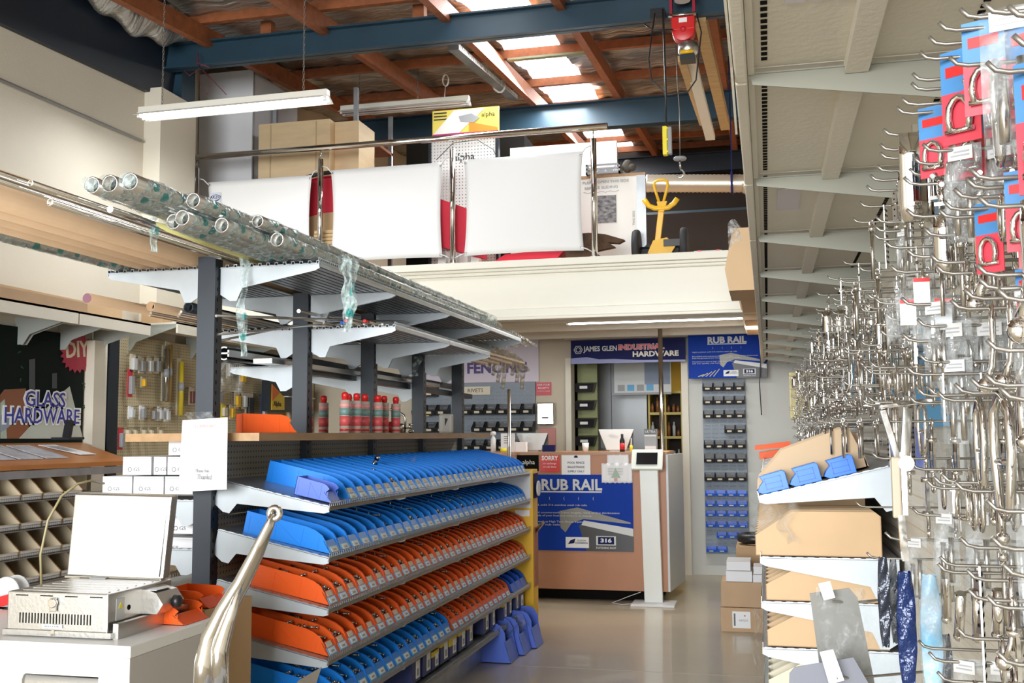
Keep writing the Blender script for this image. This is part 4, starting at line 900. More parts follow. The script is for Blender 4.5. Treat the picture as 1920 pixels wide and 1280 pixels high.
# monitors
def monitor(x,y,lab,w=.30,h=.19):
    t=thing('till_monitor',lab,'monitor',(x,y,1.30),0,'till monitors')
    MB().hexa([(x-w*.3,y+.0,1.31),(x+w*.3,y,1.31),(x+w*.3,y+.05,1.31),(x-w*.3,y+.05,1.31),(x-w*.55,y,1.31+h),(x+w*.55,y,1.31+h),(x+w*.5,y+.06,1.31+h),(x-w*.5,y+.06,1.31+h)]).build('back_cover',lgrey,t,bev=.005)
    MB().box(x-w*.5,y+.062,1.33,x+w*.5,y+.075,1.31+h).build('bezel',black,t)
    MB().box(x-.06,y,1.30,x+.06,y+.12,1.312).build('stand',greyp,t)
    text('DELL',.03,(x-.02,y-.004,1.31+h*.78),(1,0,0),(0,0,1),lgrey,t)
monitor(-1.35,9.55,'silver monitor on the counter behind the spray can'); monitor(-2.15,9.6,'silver monitor on the counter at left behind the price card',.28,.16)
cup=MB().lathe([(.024,0),(.032,.08),(.030,.08),(.022,.004)],(-1.60,9.35,1.30),16).build('paper_cup',white,label='white paper cup on the counter left of the silver monitor',cat='cup')
sp=thing('spray_bottle','black and red spray bottle on the counter','bottle',(-1.26,9.3,1.30))
MB().lathe([(.022,0),(.023,.1),(.012,.125),(.012,.155),(.008,.158)],(-1.26,9.3,1.30),14).build('bottle_body',black,sp); MB().lathe([(.0233,.02),(.0236,.075)],(-1.26,9.3,1.30),14).build('red_band',red,sp)
gl=thing('glue_bottle','small yellow bottle with pointed white nozzle on the counter','bottle',(-1.18,9.3,1.30))
MB().lathe([(.014,0),(.015,.05),(.01,.055)],(-1.18,9.3,1.30),12).build('bottle_body',yellowb,gl); MB().cyl((-1.18,9.3,1.355),(-1.18,9.3,1.42),.009,10,.002).build('nozzle',white,gl)
ub=thing('ultra_box','tall grey and black ULTRA box standing on the counter','box',(-1.0,9.3,1.30))
MB().box(-1.06,9.28,1.30,-.955,9.38,1.50).build('box_body',greyp,ub); MB().box(-1.06,9.277,1.45,-.955,9.28,1.50).build('black_top',black,ub); MB().box(-1.06,9.277,1.435,-.955,9.279,1.45).build('white_band',tag_m,ub)
MB().box(-1.055,9.276,1.305,-.96,9.279,1.35).build('white_base_print',tag_m,ub); text('ULTRA',.03,(-1.007,9.276,1.475),(1,0,0),(0,0,1),tag_m,ub)
lb=thing('leaflet_holder','upright white price card on the counter beside the round tub','card',(-2.33,9.4,1.30)); MB().box(-2.40,9.4,1.30,-2.27,9.41,1.47).build('card',paper,lb); 
for k in range(4): MB().box(-2.37,9.398,1.44-.02*k,-2.30,9.399,1.445-.02*k).build('text_line',navyp,lb)
MB().box(-2.28,9.42,1.30,-2.17,9.5,1.39).build('white_box',paper,label='small white carton on the counter beside the price card',cat='box')
MB().box(-2.02,9.45,1.30,-1.91,9.52,1.36).build('navy_box',navyp,label='small navy carton on the counter right of the left monitor',cat='box')
ab=MB().lathe([(.024,0),(.024,.12),(.012,.14),(.012,.155),(.028,.157),(.024,.185),(.01,.19)],(-2.46,9.35,1.30),16).build('spray_can',tag_m,label='white spray can standing on the counter by the upright tube',cat='spray can')
MB().lathe([(.03,0),(.03,.03),(.02,.034)],(-2.35,9.3,1.30),14).build('yellow_tub',yellowb,label='squat yellow tub on the counter in front of the price card',cat='tub')
# under-mezzanine lamp
ul=fixture((-1.75,9.3,2.47),(.1,9.3,2.47),True,'lit fluorescent light under the mezzanine above the counter',.14)
area('lamp_light_counter',(-.8,9.3,2.43),1.8,.16,20,(0,0,-1),(1,.96,.88))
area('store_room_light',(-1.2,12.9,2.4),.6,.2,16,(0,0,-1),(1,.86,.5))
# cartons on the floor
def carton_s(x0,y0,z0,x1,y1,z1,mt,lab,name='carton',tape=True):
    t=thing(name,lab,'box',((x0+x1)/2,(y0+y1)/2,z0))
    MB().box(x0,y0,z0,x1,y1,z1).build('carton_body',mt,t,bev=.003)
    if tape: MB().box(x0-.0008,y0-.0008,z1-.003,x1+.0008,y0+.0,z1-.001).build('lid_seam',kraftd,t)
    return t
t=carton_s(-.375,8.0,0,-.02,8.35,.175,kraft,'brown carton with a white shipping label on the floor by the right shelving'); MB().box(-.29,7.997,.03,-.16,7.999,.15).build('shipping_label',tag_m,t); MB().box(-.28,7.995,.045,-.268,7.997,.135).build('barcode',black,t); MB().cyl((-.2,7.996,.12),(-.2,7.9945,.12),.006,10).build('red_dot',redp,t)
text('NM257',.022,(-.21,7.9955,.085),(1,0,0),(0,0,1),greyp,t)
carton_s(-.37,8.02,.177,-.04,8.35,.36,kraft,'plain brown carton stacked on the labelled carton on the floor')
carton_s(-.33,8.02,.362,-.14,8.3,.44,cardw,'wide white carton, lower one on top of the brown cartons'); carton_s(-.325,8.03,.442,-.15,8.3,.51,cardw,'wide white carton on top of the other wide white one')
carton_s(-.135,8.0,.362,-.03,8.2,.42,cardw,'narrow white carton, lower of the right pair'); carton_s(-.13,8.0,.422,-.03,8.2,.48,cardw,'narrow white carton, upper of the right pair')
carton_s(-.27,8.6,0,.03,9.0,.56,kraftd,'open brown carton behind the white cartons under the black coil')
MB().tube([(-.12+.11*cos(k*pi/12),8.8+.11*sin(k*pi/12),.61) for k in range(24)],.04,8,closed=True).build('hose_coil',black,label='black hose coil on top of the open brown carton',cat='coil')
m=MB().hexa([(-.12,10.0,1.30),(.2,10.0,1.33),(.2,10.3,1.33),(-.12,10.3,1.30),(-.12,10.0,1.34),(.2,10.0,1.38),(.2,10.3,1.38),(-.12,10.3,1.34)]).build('orange_box',orangep,label='flat orange box on the far end of the right shelving',cat='box')
MB().hexa([(-.08,9.8,1.22),(.1,9.8,1.24),(.1,10.1,1.24),(-.08,10.1,1.22),(-.08,9.8,1.28),(.12,9.8,1.31),(.12,10.1,1.31),(-.08,10.1,1.28)]).build('orange_tool_pack',orangep,label='orange tool pack below the flat orange box at far right',cat='box')
# ================= left wall display =================
def canopy_left(y0,y1,z,label,seams=()):
    t=thing('canopy_shelf',label,'shelf',(-4.85,(y0+y1)/2,z),0,'cream canopy shelves on the left wall')
    MB().box(WX+.005,y0,z+.075,-4.6,y1,z+.09).build('top_panel',cream,t)
    MB().box(-4.615,y0,z,-4.6,y1,z+.09).build('front_edge',cream,t)
    MB().box(-4.95,y0,z+.045,-4.88,y1,z+.075).build('stiffener',cream,t)
    for y in (y0+.01,(y0+y1)/2,y1-.01):
        MB().prism([(WX+.005,z+.075),(-4.62,z+.075),(-4.62,z+.05),(-4.98,z-.06),(-5.03,z-.13),(WX+.005,z-.13)],'y',y-.002,y+.002).build('bracket',M('grey_green_bracket',(.42,.45,.42),.4,.2) if 'ggb' not in globals() else ggb,t)
    return t
ggb=M('grey_green_bracket',(.42,.45,.42),.4,.2)
canopy_left(4.35,6.25,2.235,'cream metal canopy shelf at far left under the long cardboard boxes')
canopy_left(6.27,7.12,2.235,'cream metal canopy shelf ending beside the black peg wall upright')
canopy_left(7.5,9.4,2.29,'cream metal canopy shelf above the pegboard on the left wall')
def longbox(p0,p1,w,h,lab,mt=kraft): return MB().bar(p0,p1,w,h).build('long_carton',mt,label=lab,cat='carton',group='long cartons on the canopy')
longbox((-4.86,4.6,2.40),(-4.86,7.0,2.385),.18,.10,'long flat brown carton on the cream canopy, behind the other','x' and kraftl)
longbox((-4.72,4.4,2.365),(-4.72,6.4,2.365),.16,.07,'long flat brown carton on the cream canopy, nearest the aisle')
MB().prism([(-5.0,2.56),(-4.82,2.53),(-4.80,2.385),(-5.0,2.385)],'y',7.6,7.75).build('folded_card',kraftd,label='folded brown card standing on the canopy behind the black post',cat='card')
# GLASS HARDWARE poster
gp=thing('glass_hardware_poster','dark poster reading GLASS HARDWARE with a red DIY star on the left wall','poster',(-5.08,6.2,1.42))
PX=-5.075
MB().box(WX+.005,5.2,1.42,PX,6.98,2.23).build('poster_sheet',M('dark_poster_print',(.006,.012,.010),.6,spec=.1),gp)
def pp(pts,mt,nm,o=.001): 
    P=[at(x,y,X=PX) for x,y in pts]; MB().prism([(p.y,p.z) for p in P],'x',PX+o,PX+o+.001).build(nm,mt,gp)
pp([(0,740),(8,730),(48,728),(55,822),(0,822)],M('deck_print',(.25,.09,.04),.4),'deck_picture')
pp([(35,822),(105,745),(130,724),(155,822)],M('paving_print',(.52,.56,.50),.4),'paving_picture',.002)
pp([(0,755),(8,748),(12,822),(0,822)],M('pale_green_print2',(.40,.50,.42),.4),'lawn_picture',.003)
pp([(0,778),(18,772),(27,790),(8,806),(0,810)],M('steel_print',(.25,.33,.40),.3),'clamp_picture',.004)
pp([(54,674),(65,672),(65,732),(54,732)],M('glass_post_print',(.06,.07,.08),.3),'glass_post_picture',.003)
pp([(97,700),(106,699),(106,728),(97,728)],M('glass_post_print2',(.06,.07,.08),.3),'glass_post_picture',.003)
lf=M('leaf_print',(.01,.06,.02),.5); rr=random.Random(4)
for k in range(12):
    x=rr.choice((rr.uniform(15,50),rr.uniform(150,168))); y=rr.uniform(650,790); a=rr.uniform(0,3); pp([(x,y),(x+9*cos(a),y+9*sin(a)),(x+4*cos(a+.8),y+4*sin(a+.8))],lf,'leaf_picture',.003)
sp_=[]
c=(144,662)
for k in range(40):
    a=2*pi*k/40; r=(38 if k%2 else 31); sp_.append((c[0]+r*cos(a)*.85,c[1]+r*sin(a)*1.0))
sp_=[(min(x,169),max(y,627)) for x,y in sp_]
pp(sp_,M('crimson_print',(.42,.012,.05),.4),'red_star',.004)
P=at(143,656,X=PX); text('DIY',.17,(PX+.006,P.y,P.z),(0,1,.12),(0,-.12,1),M('cream_letters',(.75,.66,.48),.4),gp,w=.27,bold=.004)
for s,(x,y),w in (('GLASS',(84,750),.43),('HARDWARE',(80,781),.80)):
    P=at(x,y,X=PX)
    text(s,.155,(PX+.005,P.y,P.z),(0,1,.0),(0,0,1),paper,gp,w=w+.04,bold=.013)
    text(s,.155,(PX+.0075,P.y,P.z),(0,1,.0),(0,0,1),M('poster_navy',(.03,.04,.30),.4),gp,w=w,bold=.001)
MB().box(WX+.005,7.0,.3,-5.0,7.16,2.2).build('upright_panel',wallcream,label='cream upright panel between the poster and the pegboard',cat='panel')
MB().box(WX+.005,7.18,.2,-4.99,7.30,2.28).build('black_upright',blacks,label='black slotted upright at the near edge of the left pegboard',cat='post')
pw=thing('pegboard_wall','long cream pegboard wall with hanging packets along the left wall','pegboard',(-5.07,9.2,1.2))
for k in range(4): MB().box(WX+.003,7.32+.95*k,.3,-5.05,8.26+.95*k,2.28).build('peg_sheet',pegc,pw)
# wooden ledge
lg=thing('display_ledge','sloping orange wooden ledge under the glass hardware poster','ledge',(-4.75,5.8,1.28))
MB().hexa([(-5.06,4.5,1.395),(-4.55,4.5,1.255),(-4.55,6.85,1.255),(-5.06,6.95,1.395),(-5.06,4.5,1.42),(-4.55,4.5,1.285),(-4.55,6.85,1.285),(-5.06,6.95,1.42)]).build('ledge_board',M('orange_wood_board',(.50,.19,.05),.35,var=.2,scale=4,stretch=(4,1,1)),lg)
MB().box(-4.57,4.5,1.20,-4.555,6.8,1.25).build('metal_rail',galv,lg)
for k in range(6):
    y=4.75+.26*k
    b=MB().hexa([(-4.98,y,1.402),(-4.66,y,1.317),(-4.66,y+.22,1.317),(-4.98,y+.22,1.402),(-4.98,y,1.408),(-4.66,y,1.323),(-4.66,y+.22,1.323),(-4.98,y+.22,1.408)]).build('brochure',M('brochure_print',(.62,.62,.66),.35,var=.4,scale=16),label='open printed brochure page on the wooden ledge, %s from the near end'%ordn(k),cat='brochure',group='brochures on the ledge')
MB().hexa([(-4.99,6.38,1.404),(-4.72,6.48,1.335),(-4.72,6.66,1.335),(-4.99,6.56,1.404),(-4.99,6.38,1.407),(-4.72,6.48,1.338),(-4.72,6.66,1.338),(-4.99,6.56,1.407)]).build('price_list',paper,label='single white price list lying at the far end of the wooden ledge',cat='paper')
kd=thing('glass_clamp','black glass clamp sample standing on the wooden ledge','clamp',(-4.85,6.05,1.37))
a=at(125,820,X=-4.85); b=at(131,788,X=-4.85)
MB().bar(a,b,.05,.035,up=(0,1,0)).build('clamp_body',black,kd); MB().box(a.x-.06,a.y-.09,a.z-.015,a.x+.08,a.y+.09,a.z+.002).build('clamp_base',blacks,kd)
# beige bins on four shelves
bz=[1.075,.90,.728,.56]
for r,z in enumerate(bz):
    st=thing('wall_bin_shelf','grey wire-lipped shelf of beige bins under the wooden ledge, %s from the top'%ordn(r),'shelf',(-4.75,5.5,z),0,'shelves of beige bins')
    MB().hexa([(-4.98,4.3,z+.055),(-4.50,4.3,z-.02),(-4.50,6.50,z-.02),(-4.98,6.50,z+.055),(-4.98,4.3,z+.06),(-4.50,4.3,z-.015),(-4.50,6.50,z-.015),(-4.98,6.50,z+.06)]).build('shelf_panel',galv,st)
    m=MB().tube([(-4.495,4.3,z+.012),(-4.495,6.50,z+.012)],.002,5)
    for k in range(110): m.box(-4.4955,4.3+k*.02,z-.025,-4.4945,4.3015+k*.02,z+.012)
    m.build('wire_lip',wire,st)
    MB().prism([(-5.0,z+.05),(-4.5,z-.025),(-4.5,z-.04),(-4.95,z-.02),(-5.0,z-.06)],'y',6.50,6.503).build('bracket',galvw,st)
BB=None
for r,z in enumerate(bz):
    for k in range(9):
        lab='beige card shelf bin, %s from the near end, %s row under the ledge'%(ordn(k),ordn(r))
        if BB is None:
            BB=thing('shelf_bin',lab,'bin'); W=.195; L=.42; m=MB(); h=W/2
            side=[(0,0),(L,0),(L,.04),(L-.13,.13),(0,.13)]
            m.prism(side,'y',-h,-h+.004).prism(side,'y',h-.004,h).box(0,-h,0,L,h,.003).box(0,-h,0,.004,h,.13).box(L-.004,-h,0,L,h,.04)
            m.build('bin_body',bins_beige,BB,local=True)
            MB().box(L,-h*.85,.006,L+.001,h*.85,.034).build('label_strip',cardw,BB,local=True)
            MB().prism([(L-.13,.132),(L+.001,.042),(L+.001,.036),(L-.13,.126)],'y',h-.0,h+.0035).build('edge_trim',M('brown_edge',(.36,.15,.05),.6),BB,local=True)
            o=BB
        else: o=dup(BB,label=lab)
        o.location=(-4.925,4.42+.2*k+.1,z+.054); o.rotation_euler=(0,radians(8.8),0); o['group']='beige shelf bins under the ledge'
MB().box(WX+.005,4.3,.2,-5.0,6.95,1.2).build('backing_board',M('muted_beige_panel',(.30,.26,.18),.6),label='beige back panel behind the bin shelves under the ledge',cat='panel')  # one even muted beige over the whole panel
# items hanging on the peg wall
def packet(x,y,w,h,mt,lab,tube=None,name='blister_pack'):
    P=at(x,y,X=-4.99); s=P.y/1957*1.35
    wy=w*s*1.0; hz=h*P.y/1957*1.05
    t=thing(name,lab,'packet',(P.x,P.y,P.z),0)
    MB().box(-5.0,P.y-wy/2,P.z-hz/2,-4.994,P.y+wy/2,P.z+hz/2).build('backing_card',mt,t)
    MB().tube([(-5.05,P.y,P.z+hz*.45),(-4.93,P.y,P.z+hz*.45),(-4.92,P.y,P.z+hz*.45+.01)],.003,5).build('peg_hook',wire,t)
    if tube: MB().box(-4.994,P.y-wy*.35,P.z-hz*.4,-4.965,P.y+wy*.35,P.z+hz*.25).build('contents',tube,t,bev=.004)
    return t
pal=[(250,680,14,36,creamtag,lgrey),(266,684,14,34,creamtag,greyp),(281,684,13,34,creamtag,lgrey),(295,684,12,34,creamtag,greyp),
 (246,773,13,26,paper,lgrey),(267,773,13,28,paper,greyp),(287,776,10,26,M('brownish_card',(.35,.22,.12),.6),greyp),(300,775,11,28,paper,lgrey),(313,777,12,28,paper,lgrey),
 (238,812,9,24,pegc,creamtag),(252,812,9,24,pegc,creamtag),(268,812,9,24,pegc,creamtag),(282,812,9,24,pegc,creamtag),(300,812,9,24,pegc,creamtag),
 (268,716,8,22,creamtag,yellow),(360,742,14,36,creamtag,M('maroon_tool',(.18,.05,.04),.4)),(430,690,14,42,creamtag,lgrey),(445,750,13,34,creamtag,yellow),(458,750,12,34,creamtag,lgrey),
 (455,700,16,42,creamtag,yellow),(412,742,14,30,creamtag,greyp),(420,770,14,26,yellowb,creamtag),(435,772,12,28,creamtag,yellow),(540,770,8,40,yellow,creamtag),(548,772,8,40,creamtag,yellow),(556,774,8,38,yellow,creamtag)]
for k,(x,y,w,h,a,b) in enumerate(pal): packet(x,y,w,h,a,'small hanging packet on the left pegboard, %s counted across from the black upright'%ordn(k),b)
for k,(x,y,w,h,) in enumerate(((245,718,13,56),(227,822,12,44))):
    t=packet(x,y,w,h,M('pink_red_print',(.62,.04,.06),.4),'red and grey blister pack on the left pegboard, %s one'%('upper','lower')[k],greyp)
for k,(x,y,h,a) in enumerate(((312,703,110,steel),(318,700,120,M('brass_tool',(.45,.30,.12),.3,.6)),(340,728,112,M('yellow_tool_pack',(.55,.42,.03),.35)))):
    P=at(x,y,X=-4.97); hz=h*P.y/1957
    t=thing('long_tool_pack',('shiny steel rod pack','brass-coloured rod pack','long yellow tool pack')[k]+' hanging on the left pegboard','packet',tuple(P))
    MB().cyl((-4.97,P.y,P.z-hz/2),(-4.97,P.y,P.z+hz/2),.022,10).build('tool_shaft',a,t); MB().box(-5.0,P.y-.03,P.z-hz/2,-4.995,P.y+.03,P.z+hz/2+.03).build('backing_card',creamtag,t)
    MB().cyl((-4.97,P.y,P.z-.02),(-4.97,P.y,P.z+.05),.026,10).build('grip',greyp,t)
bl=packet(495,765,13,56,M('royal_blue_card',(.02,.08,.42),.4),'blue card pack leaning beside the orange and black alpha display',lgrey)
bk=packet(468,757,24,48,creamtag,'dark coiled item in a clear pack on the left pegboard',black)
ad=thing('alpha_counter_display','black display box with an orange and yellow Alpha panel on the left pegboard','display stand',(-4.85,9.0,1.7))
P0=at(508,718,X=-4.85); P1=at(612,772,X=-4.85)
MB().box(-4.95,P0.y,P1.z-.02,-4.86,P0.y+1.0,P0.z+.03).build('display_case',blacks,ad)
q=[at(x,y,X=-4.855) for x,y in ((510,720),(533,745),(533,768),(509,768))]
MB().prism([(p.y,p.z) for p in q],'x',-4.859,-4.852).build('yellow_panel',M('alpha_yellow',(.75,.50,.02),.4),ad)
q=[at(x,y,X=-4.85) for x,y in ((510,720),(524,736),(510,752))]
MB().prism([(p.y,p.z) for p in q],'x',-4.852,-4.848).build('orange_panel',M('alpha_orange',(.75,.16,.02),.4),ad)
P=at(521,757,X=-4.845); text('Alpha',.075,(-4.85,P.y,P.z),(0,1,0),(0,0,1),black,ad,w=.17)
MB().box(-4.86,P0.y+.30,P0.z-.13,-4.80,P0.y+.95,P0.z-.12).build('shelf_strip',lgrey,ad)
# ================= goods on the worktop =================
TZ=1.469
ob=bin_proto(orangep,'big bright orange ribbed parts bin standing on the near end of the wooden worktop',W=.16,L=.24,H=.085,cards=0,inner=False,name='large_parts_bin')
P=at(430,815,Y=4.15); ob.location=(P.x+.02,4.2,TZ); ob.rotation_euler=(0,0,radians(38))
def cartridge(x,y,k):
    t=thing('cartridge','red-capped adhesive cartridge on the worktop, %s from the near end of the group'%ordn(k),'cartridge',(x,y,TZ),0,'red-capped cartridges')
    MB().lathe([(.026,0),(.026,.165)],(0,0,0),14).build('cartridge_body',M('cartridge_grey',(.52,.46,.40),.4) if k==0 else cg_,t,local=True)
    MB().lathe([(.0263,.010),(.0263,.020)],(0,0,0),14).build('red_base_band',redp,t,local=True)
    MB().lathe([(.0265,.035),(.0265,.085)],(0,0,0),14).build('pink_label',M('pink_red_label',(.62,.10,.10),.45) if k==0 else pk_,t,local=True)
    MB().lathe([(.0265,.088),(.0265,.125)],(0,0,0),14).build('green_label',gn_,t,local=True)
    MB().lathe([(.0265,.127),(.0265,.150)],(0,0,0),14).build('white_red_label',M('white_red_label',(.75,.35,.33),.45) if k==0 else wr_,t,local=True)
    MB().lathe([(.016,.165),(.016,.178),(.018,.18),(.018,.196),(.013,.203),(.004,.205)],(0,0,0),12).build('red_cap',redp,t,local=True)
cg_=M('cartridge_body_grey',(.52,.47,.41),.4); pk_=M('cartridge_pink',(.62,.09,.10),.45); gn_=M('cartridge_green',(.18,.30,.28),.45); wr_=M('cartridge_white_red',(.72,.32,.30),.45)
k=0
for x,y in ((-2.07,4.93),(-2.06,5.06),(-2.13,5.12),(-2.07,5.20),(-2.12,5.32),(-2.05,5.34),(-2.06,5.46),(-2.12,5.5),(-2.35,5.1),(-2.05,5.62),(-2.35,5.3)):
    cartridge(x,y,k); k+=1
def up(x,y,Y,z0=None): p=at(x,y,Y=Y); return Vector((p.x,Y,p.z if z0 is None else z0))
cl=thing('hose_clamp_tool','small red and black winch clamp lying on the worktop by the swan-neck tap','clamp',(-2.0,5.9,TZ))
c=up(733,803,6.0); MB().lathe([(.0,-.05),(.03,-.045),(.035,0),(.03,.04),(.0,.05)],(c.x,6.0,TZ+.036),14,'x').build('red_drum',redp,cl); MB().lathe([(.028,0),(.028,.06),(.01,.065)],(c.x+.02,5.99,TZ+.03),12,'x').build('black_barrel',chrome,cl)
MB().cyl((c.x+.08,5.99,TZ+.03),(c.x+.12,5.99,TZ+.03),.004,6).build('spindle',black,cl)
tp=thing('swan_neck_tap','curved chrome swan-neck tap standing on the worktop','tap',(-1.95,6.1,TZ))
c=up(759,812,6.2); MB().tube([(c.x,6.2,TZ),(c.x+.003,6.2,TZ+.09),(c.x-.005,6.2,TZ+.11),(c.x-.06,6.2,TZ+.145),(c.x-.085,6.2,TZ+.15)],.008,8).build('spout',steelb,tp); MB().cyl((c.x,6.2,TZ),(c.x,6.2,TZ+.006),.022,12).build('tap_base',steelb,tp); MB().sph((c.x-.09,6.2,TZ+.148),.011).build('nozzle',steelb,tp)
c=up(770,812,6.3); MB().sph((c.x,6.3,TZ+.012),.02,10,6,(1,1,.6)).cyl((c.x,6.3,TZ+.02),(c.x-.01,6.3,TZ+.06),.008,8).cyl((c.x-.01,6.3,TZ+.05),(c.x+.02,6.3,TZ+.055),.007,8).build('small_fitting',chrome,label='small shiny chrome fitting beside the swan-neck tap',cat='fitting')
MB().box(-2.27,5.8,TZ,-2.20,5.88,TZ+.20).build('black_case',dark,label='tall black case standing on the worktop behind the third post',cat='case') if False else None
c=up(836,812,7.0); cbx=thing('clear_dispenser','clear plastic tag dispenser with a dark triangle on the far end of the worktop','dispenser',(c.x,7.0,TZ))
MB().box(c.x-.05,6.98,TZ,c.x+.05,7.03,TZ+.135).build('casing',M('milky_plastic',(.55,.55,.52),.3),cbx,bev=.015); MB().prism([(c.x-.0,TZ+.05),(c.x+.022,TZ+.10),(c.x+.0,TZ+.105)],'y',6.975,6.98).build('dark_triangle',black,cbx)
# ================= left shelf logo cartons + sign =================
def logobox(x0,x1,y0,y1,lab,Y=3.93,d=.30):
    a=at(x0,y1,Y=Y); b=at(x1,y0,Y=Y)
    t=thing('logo_carton',lab,'box',((a.x+b.x)/2,Y+d/2,a.z),0,'white logo cartons')
    MB().box(a.x,Y,a.z,b.x,Y+d,b.z).build('carton_body',cardw,t)
    h=b.z-a.z; w=b.x-a.x
    for k in range(4): MB().box(a.x,Y-.0006,b.z-h*(.06+.07*k)-h*.025*(1-k*.2),b.x,Y,b.z-h*(.06+.07*k)).build('grey_stripe',greyp,t)
    cx=a.x+w*.25; cz=a.z+h*.3
    MB().tube([(cx+.009*cos(q*pi/3),Y-.001,cz+.009*sin(q*pi/3)) for q in range(6)],.0018,4,closed=True).build('nut_logo',greyp,t)
    text('GS',.022,(cx+.032,Y-.0006,cz),(1,0,0),(0,0,1),greyp,t,w=.028)
for k,bx in enumerate(((192,248,893,926),(250,307,893,926),(309,362,893,926),(230,284,856,890),(288,312,856,890),(314,362,856,890),(316,362,820,853))):
    logobox(*bx,'white striped carton with nut logo on the left shelf, %s counting from the lower left'%ordn(k))
for k,bx in enumerate(((318,364,966,1000),(300,364,1008,1034))): logobox(*bx,'grey-striped logo carton on a lower left shelf, %s of the two beside the black post'%('upper','lower')[k],Y=3.95)  # same white card and grey stripes as the other logo cartons
pg=thing('price_sign','white price sheet in a clear pocket clipped to the nearest black post','sign',(-2.2,3.8,1.24))
a=at(335,922,Y=3.8); b=at(428,782,Y=3.8)
MB().hexa([(a.x,3.8,a.z),(b.x+.004,3.79,a.z+.012),(b.x+.004,3.792,a.z+.012),(a.x,3.802,a.z),(a.x+.004,3.81,b.z-.01),(b.x-.003,3.80,b.z),(b.x-.003,3.802,b.z),(a.x+.004,3.812,b.z-.01)]).build('sheet',paper,pg)
faint=M('faint_print',(.62,.62,.64),.6)
text('TEK SCREWS & RIVETS',.02,((a.x+b.x)/2,3.80,b.z-.035),(1,-.04,0),(0,0,1),M('faint_pink_print',(.75,.55,.57),.6),pg,w=.11)
for k in range(5): MB().box(a.x+.035,3.7985,b.z-.075-.014*k,a.x+.095,3.7995,b.z-.070-.014*k).box(a.x+.135,3.7965,b.z-.075-.014*k,a.x+.155,3.7975,b.z-.070-.014*k).build('price_line',faint,pg)
text('Thanks!',.03,(a.x+.12,3.789,a.z+.06),(1,-.05,.0),(0,.0,1),greyp,pg,w=.07); text('Please Ask',.02,(a.x+.11,3.789,a.z+.085),(1,-.05,0),(0,0,1),greyp,pg,w=.06)
MB().grid(lambda u,v:(a.x+.03+.12*u,3.795+.012*sin(u*19+v*6),b.z-.012+.035*v),14,5).build('clear_pocket',bagm,pg)
# ================= rack stock =================
def tubeob(x,y0,y1,z,r,mt,lab,name='tube',x1=None,z1=None,inner=None,cat='tube',group=None,hollow=True):
    t=thing(name,lab,cat,(x,y0,z-r),0,group)
    a=(x,y0,z); b=(x if x1 is None else x1,y1,z if z1 is None else z1)
    (MB()._pipe(Vector(a),Vector(b),r,r*.82,16) if hollow else MB().cyl(a,b,r,14)).build('tube_wall',mt,t)
    if hollow: MB().cyl((a[0],y0+.04,z),(a[0],y0+.05,z),r*.82,12).build('dark_bore',dark,t)
    return t
RZ=2.167
for k,(x,y0,z) in enumerate(((-2.335,2.35,0),(-2.42,2.55,0),(-2.505,2.2,0),(-2.59,2.3,0),(-2.38,2.4,.065),(-2.463,3.02,.066),(-2.55,2.5,.066))):
    t=tubeob(x,y0,7.0,RZ+.041+z,.04,kraft,'long kraft cardboard tube on the top rack, %s of the seven'%('innermost lower','second lower','third lower','outermost lower','innermost upper','capped middle upper','outermost upper')[k],'cardboard_tube',group='kraft tubes on the top rack')
    if k==5:
        MB().cyl((x,y0-.004,RZ+.107),(x,y0+.01,RZ+.107),.034,16).build('plastic_cap',wrap,t)
        MB().grid(lambda u,v:(x+.041*cos(-.6+1.5*u),3.35+.10*v,RZ+.107+.041*sin(-.6+1.5*u)),10,3).build('paper_label',tag_m,t)
t=tubeob(-2.69,2.3,7.2,RZ+.022,.022,steelb,'plastic-wrapped steel tube along the outer left edge of the top rack','wrapped_tube')
MB().tube([(-2.69,2.3,RZ+.024),(-2.69,7.2,RZ+.024)],.027,10,cap=False).build('clear_sleeve',wrapg,t)
for k,(x,y0,z,r) in enumerate(((-2.25,2.2,.075,.011),(-2.20,2.83,.02,.012),(-2.24,2.4,.05,.010),(-2.17,2.7,.05,.010))):
    tubeob(x,y0,7.3,RZ+.012+z,r,chrome,'thin polished steel tube on the top rack beside the yellow foam, %s'%ordn(k),'steel_tube',group='thin polished tubes')
ff=thing('foam_wrapped_bar','bar wrapped in pale yellow foam along the middle of the top rack','bar',(-2.1,4,RZ))
MB().tube([(-2.10,3.25,RZ+.04),(-2.09,3.6,RZ+.045),(-2.085,4.3,RZ+.045),(-2.08,7.2,RZ+.045)],[.012,.03,.034,.034],12,flat=.8).build('yellow_foam',limey,ff)
MB().cyl((-2.10,3.0,RZ+.04),(-2.10,3.4,RZ+.04),.012,10).build('bar_end',steel,ff)
wr=[(-2.10,2.9,.098,.028),(-2.025,2.885,.095,.029),(-1.955,2.89,.098,.029),(-1.99,3.2,.032,.028),(-1.925,3.15,.032,.028),(-1.86,3.3,.032,.028),(-1.795,3.6,.032,.028),(-1.885,3.15,.09,.027),(-1.825,3.5,.085,.024)]
for k,(x,y0,z,r) in enumerate(wr):
    t=tubeob(x,y0,6.9-(.2*k)%.7,RZ+z,r,steelb,'steel tube in green-printed clear wrap on the top rack, %s from left to right'%ordn(k),'wrapped_tube',group='wrapped tubes on the top rack')
    yy=[y0-.03+ (7.0-y0)*q/40 for q in range(41)]
    MB().tube([(x+.002*sin(q*2.3),yy[q],RZ+z+.002*cos(q*3.1)) for q in range(41)],[r*(.7 if q==0 else 1.13+.08*sin(q*2.7+k)) for q in range(41)],10,cap=(k in (0,2))).build('printed_wrap',wrapg,t)

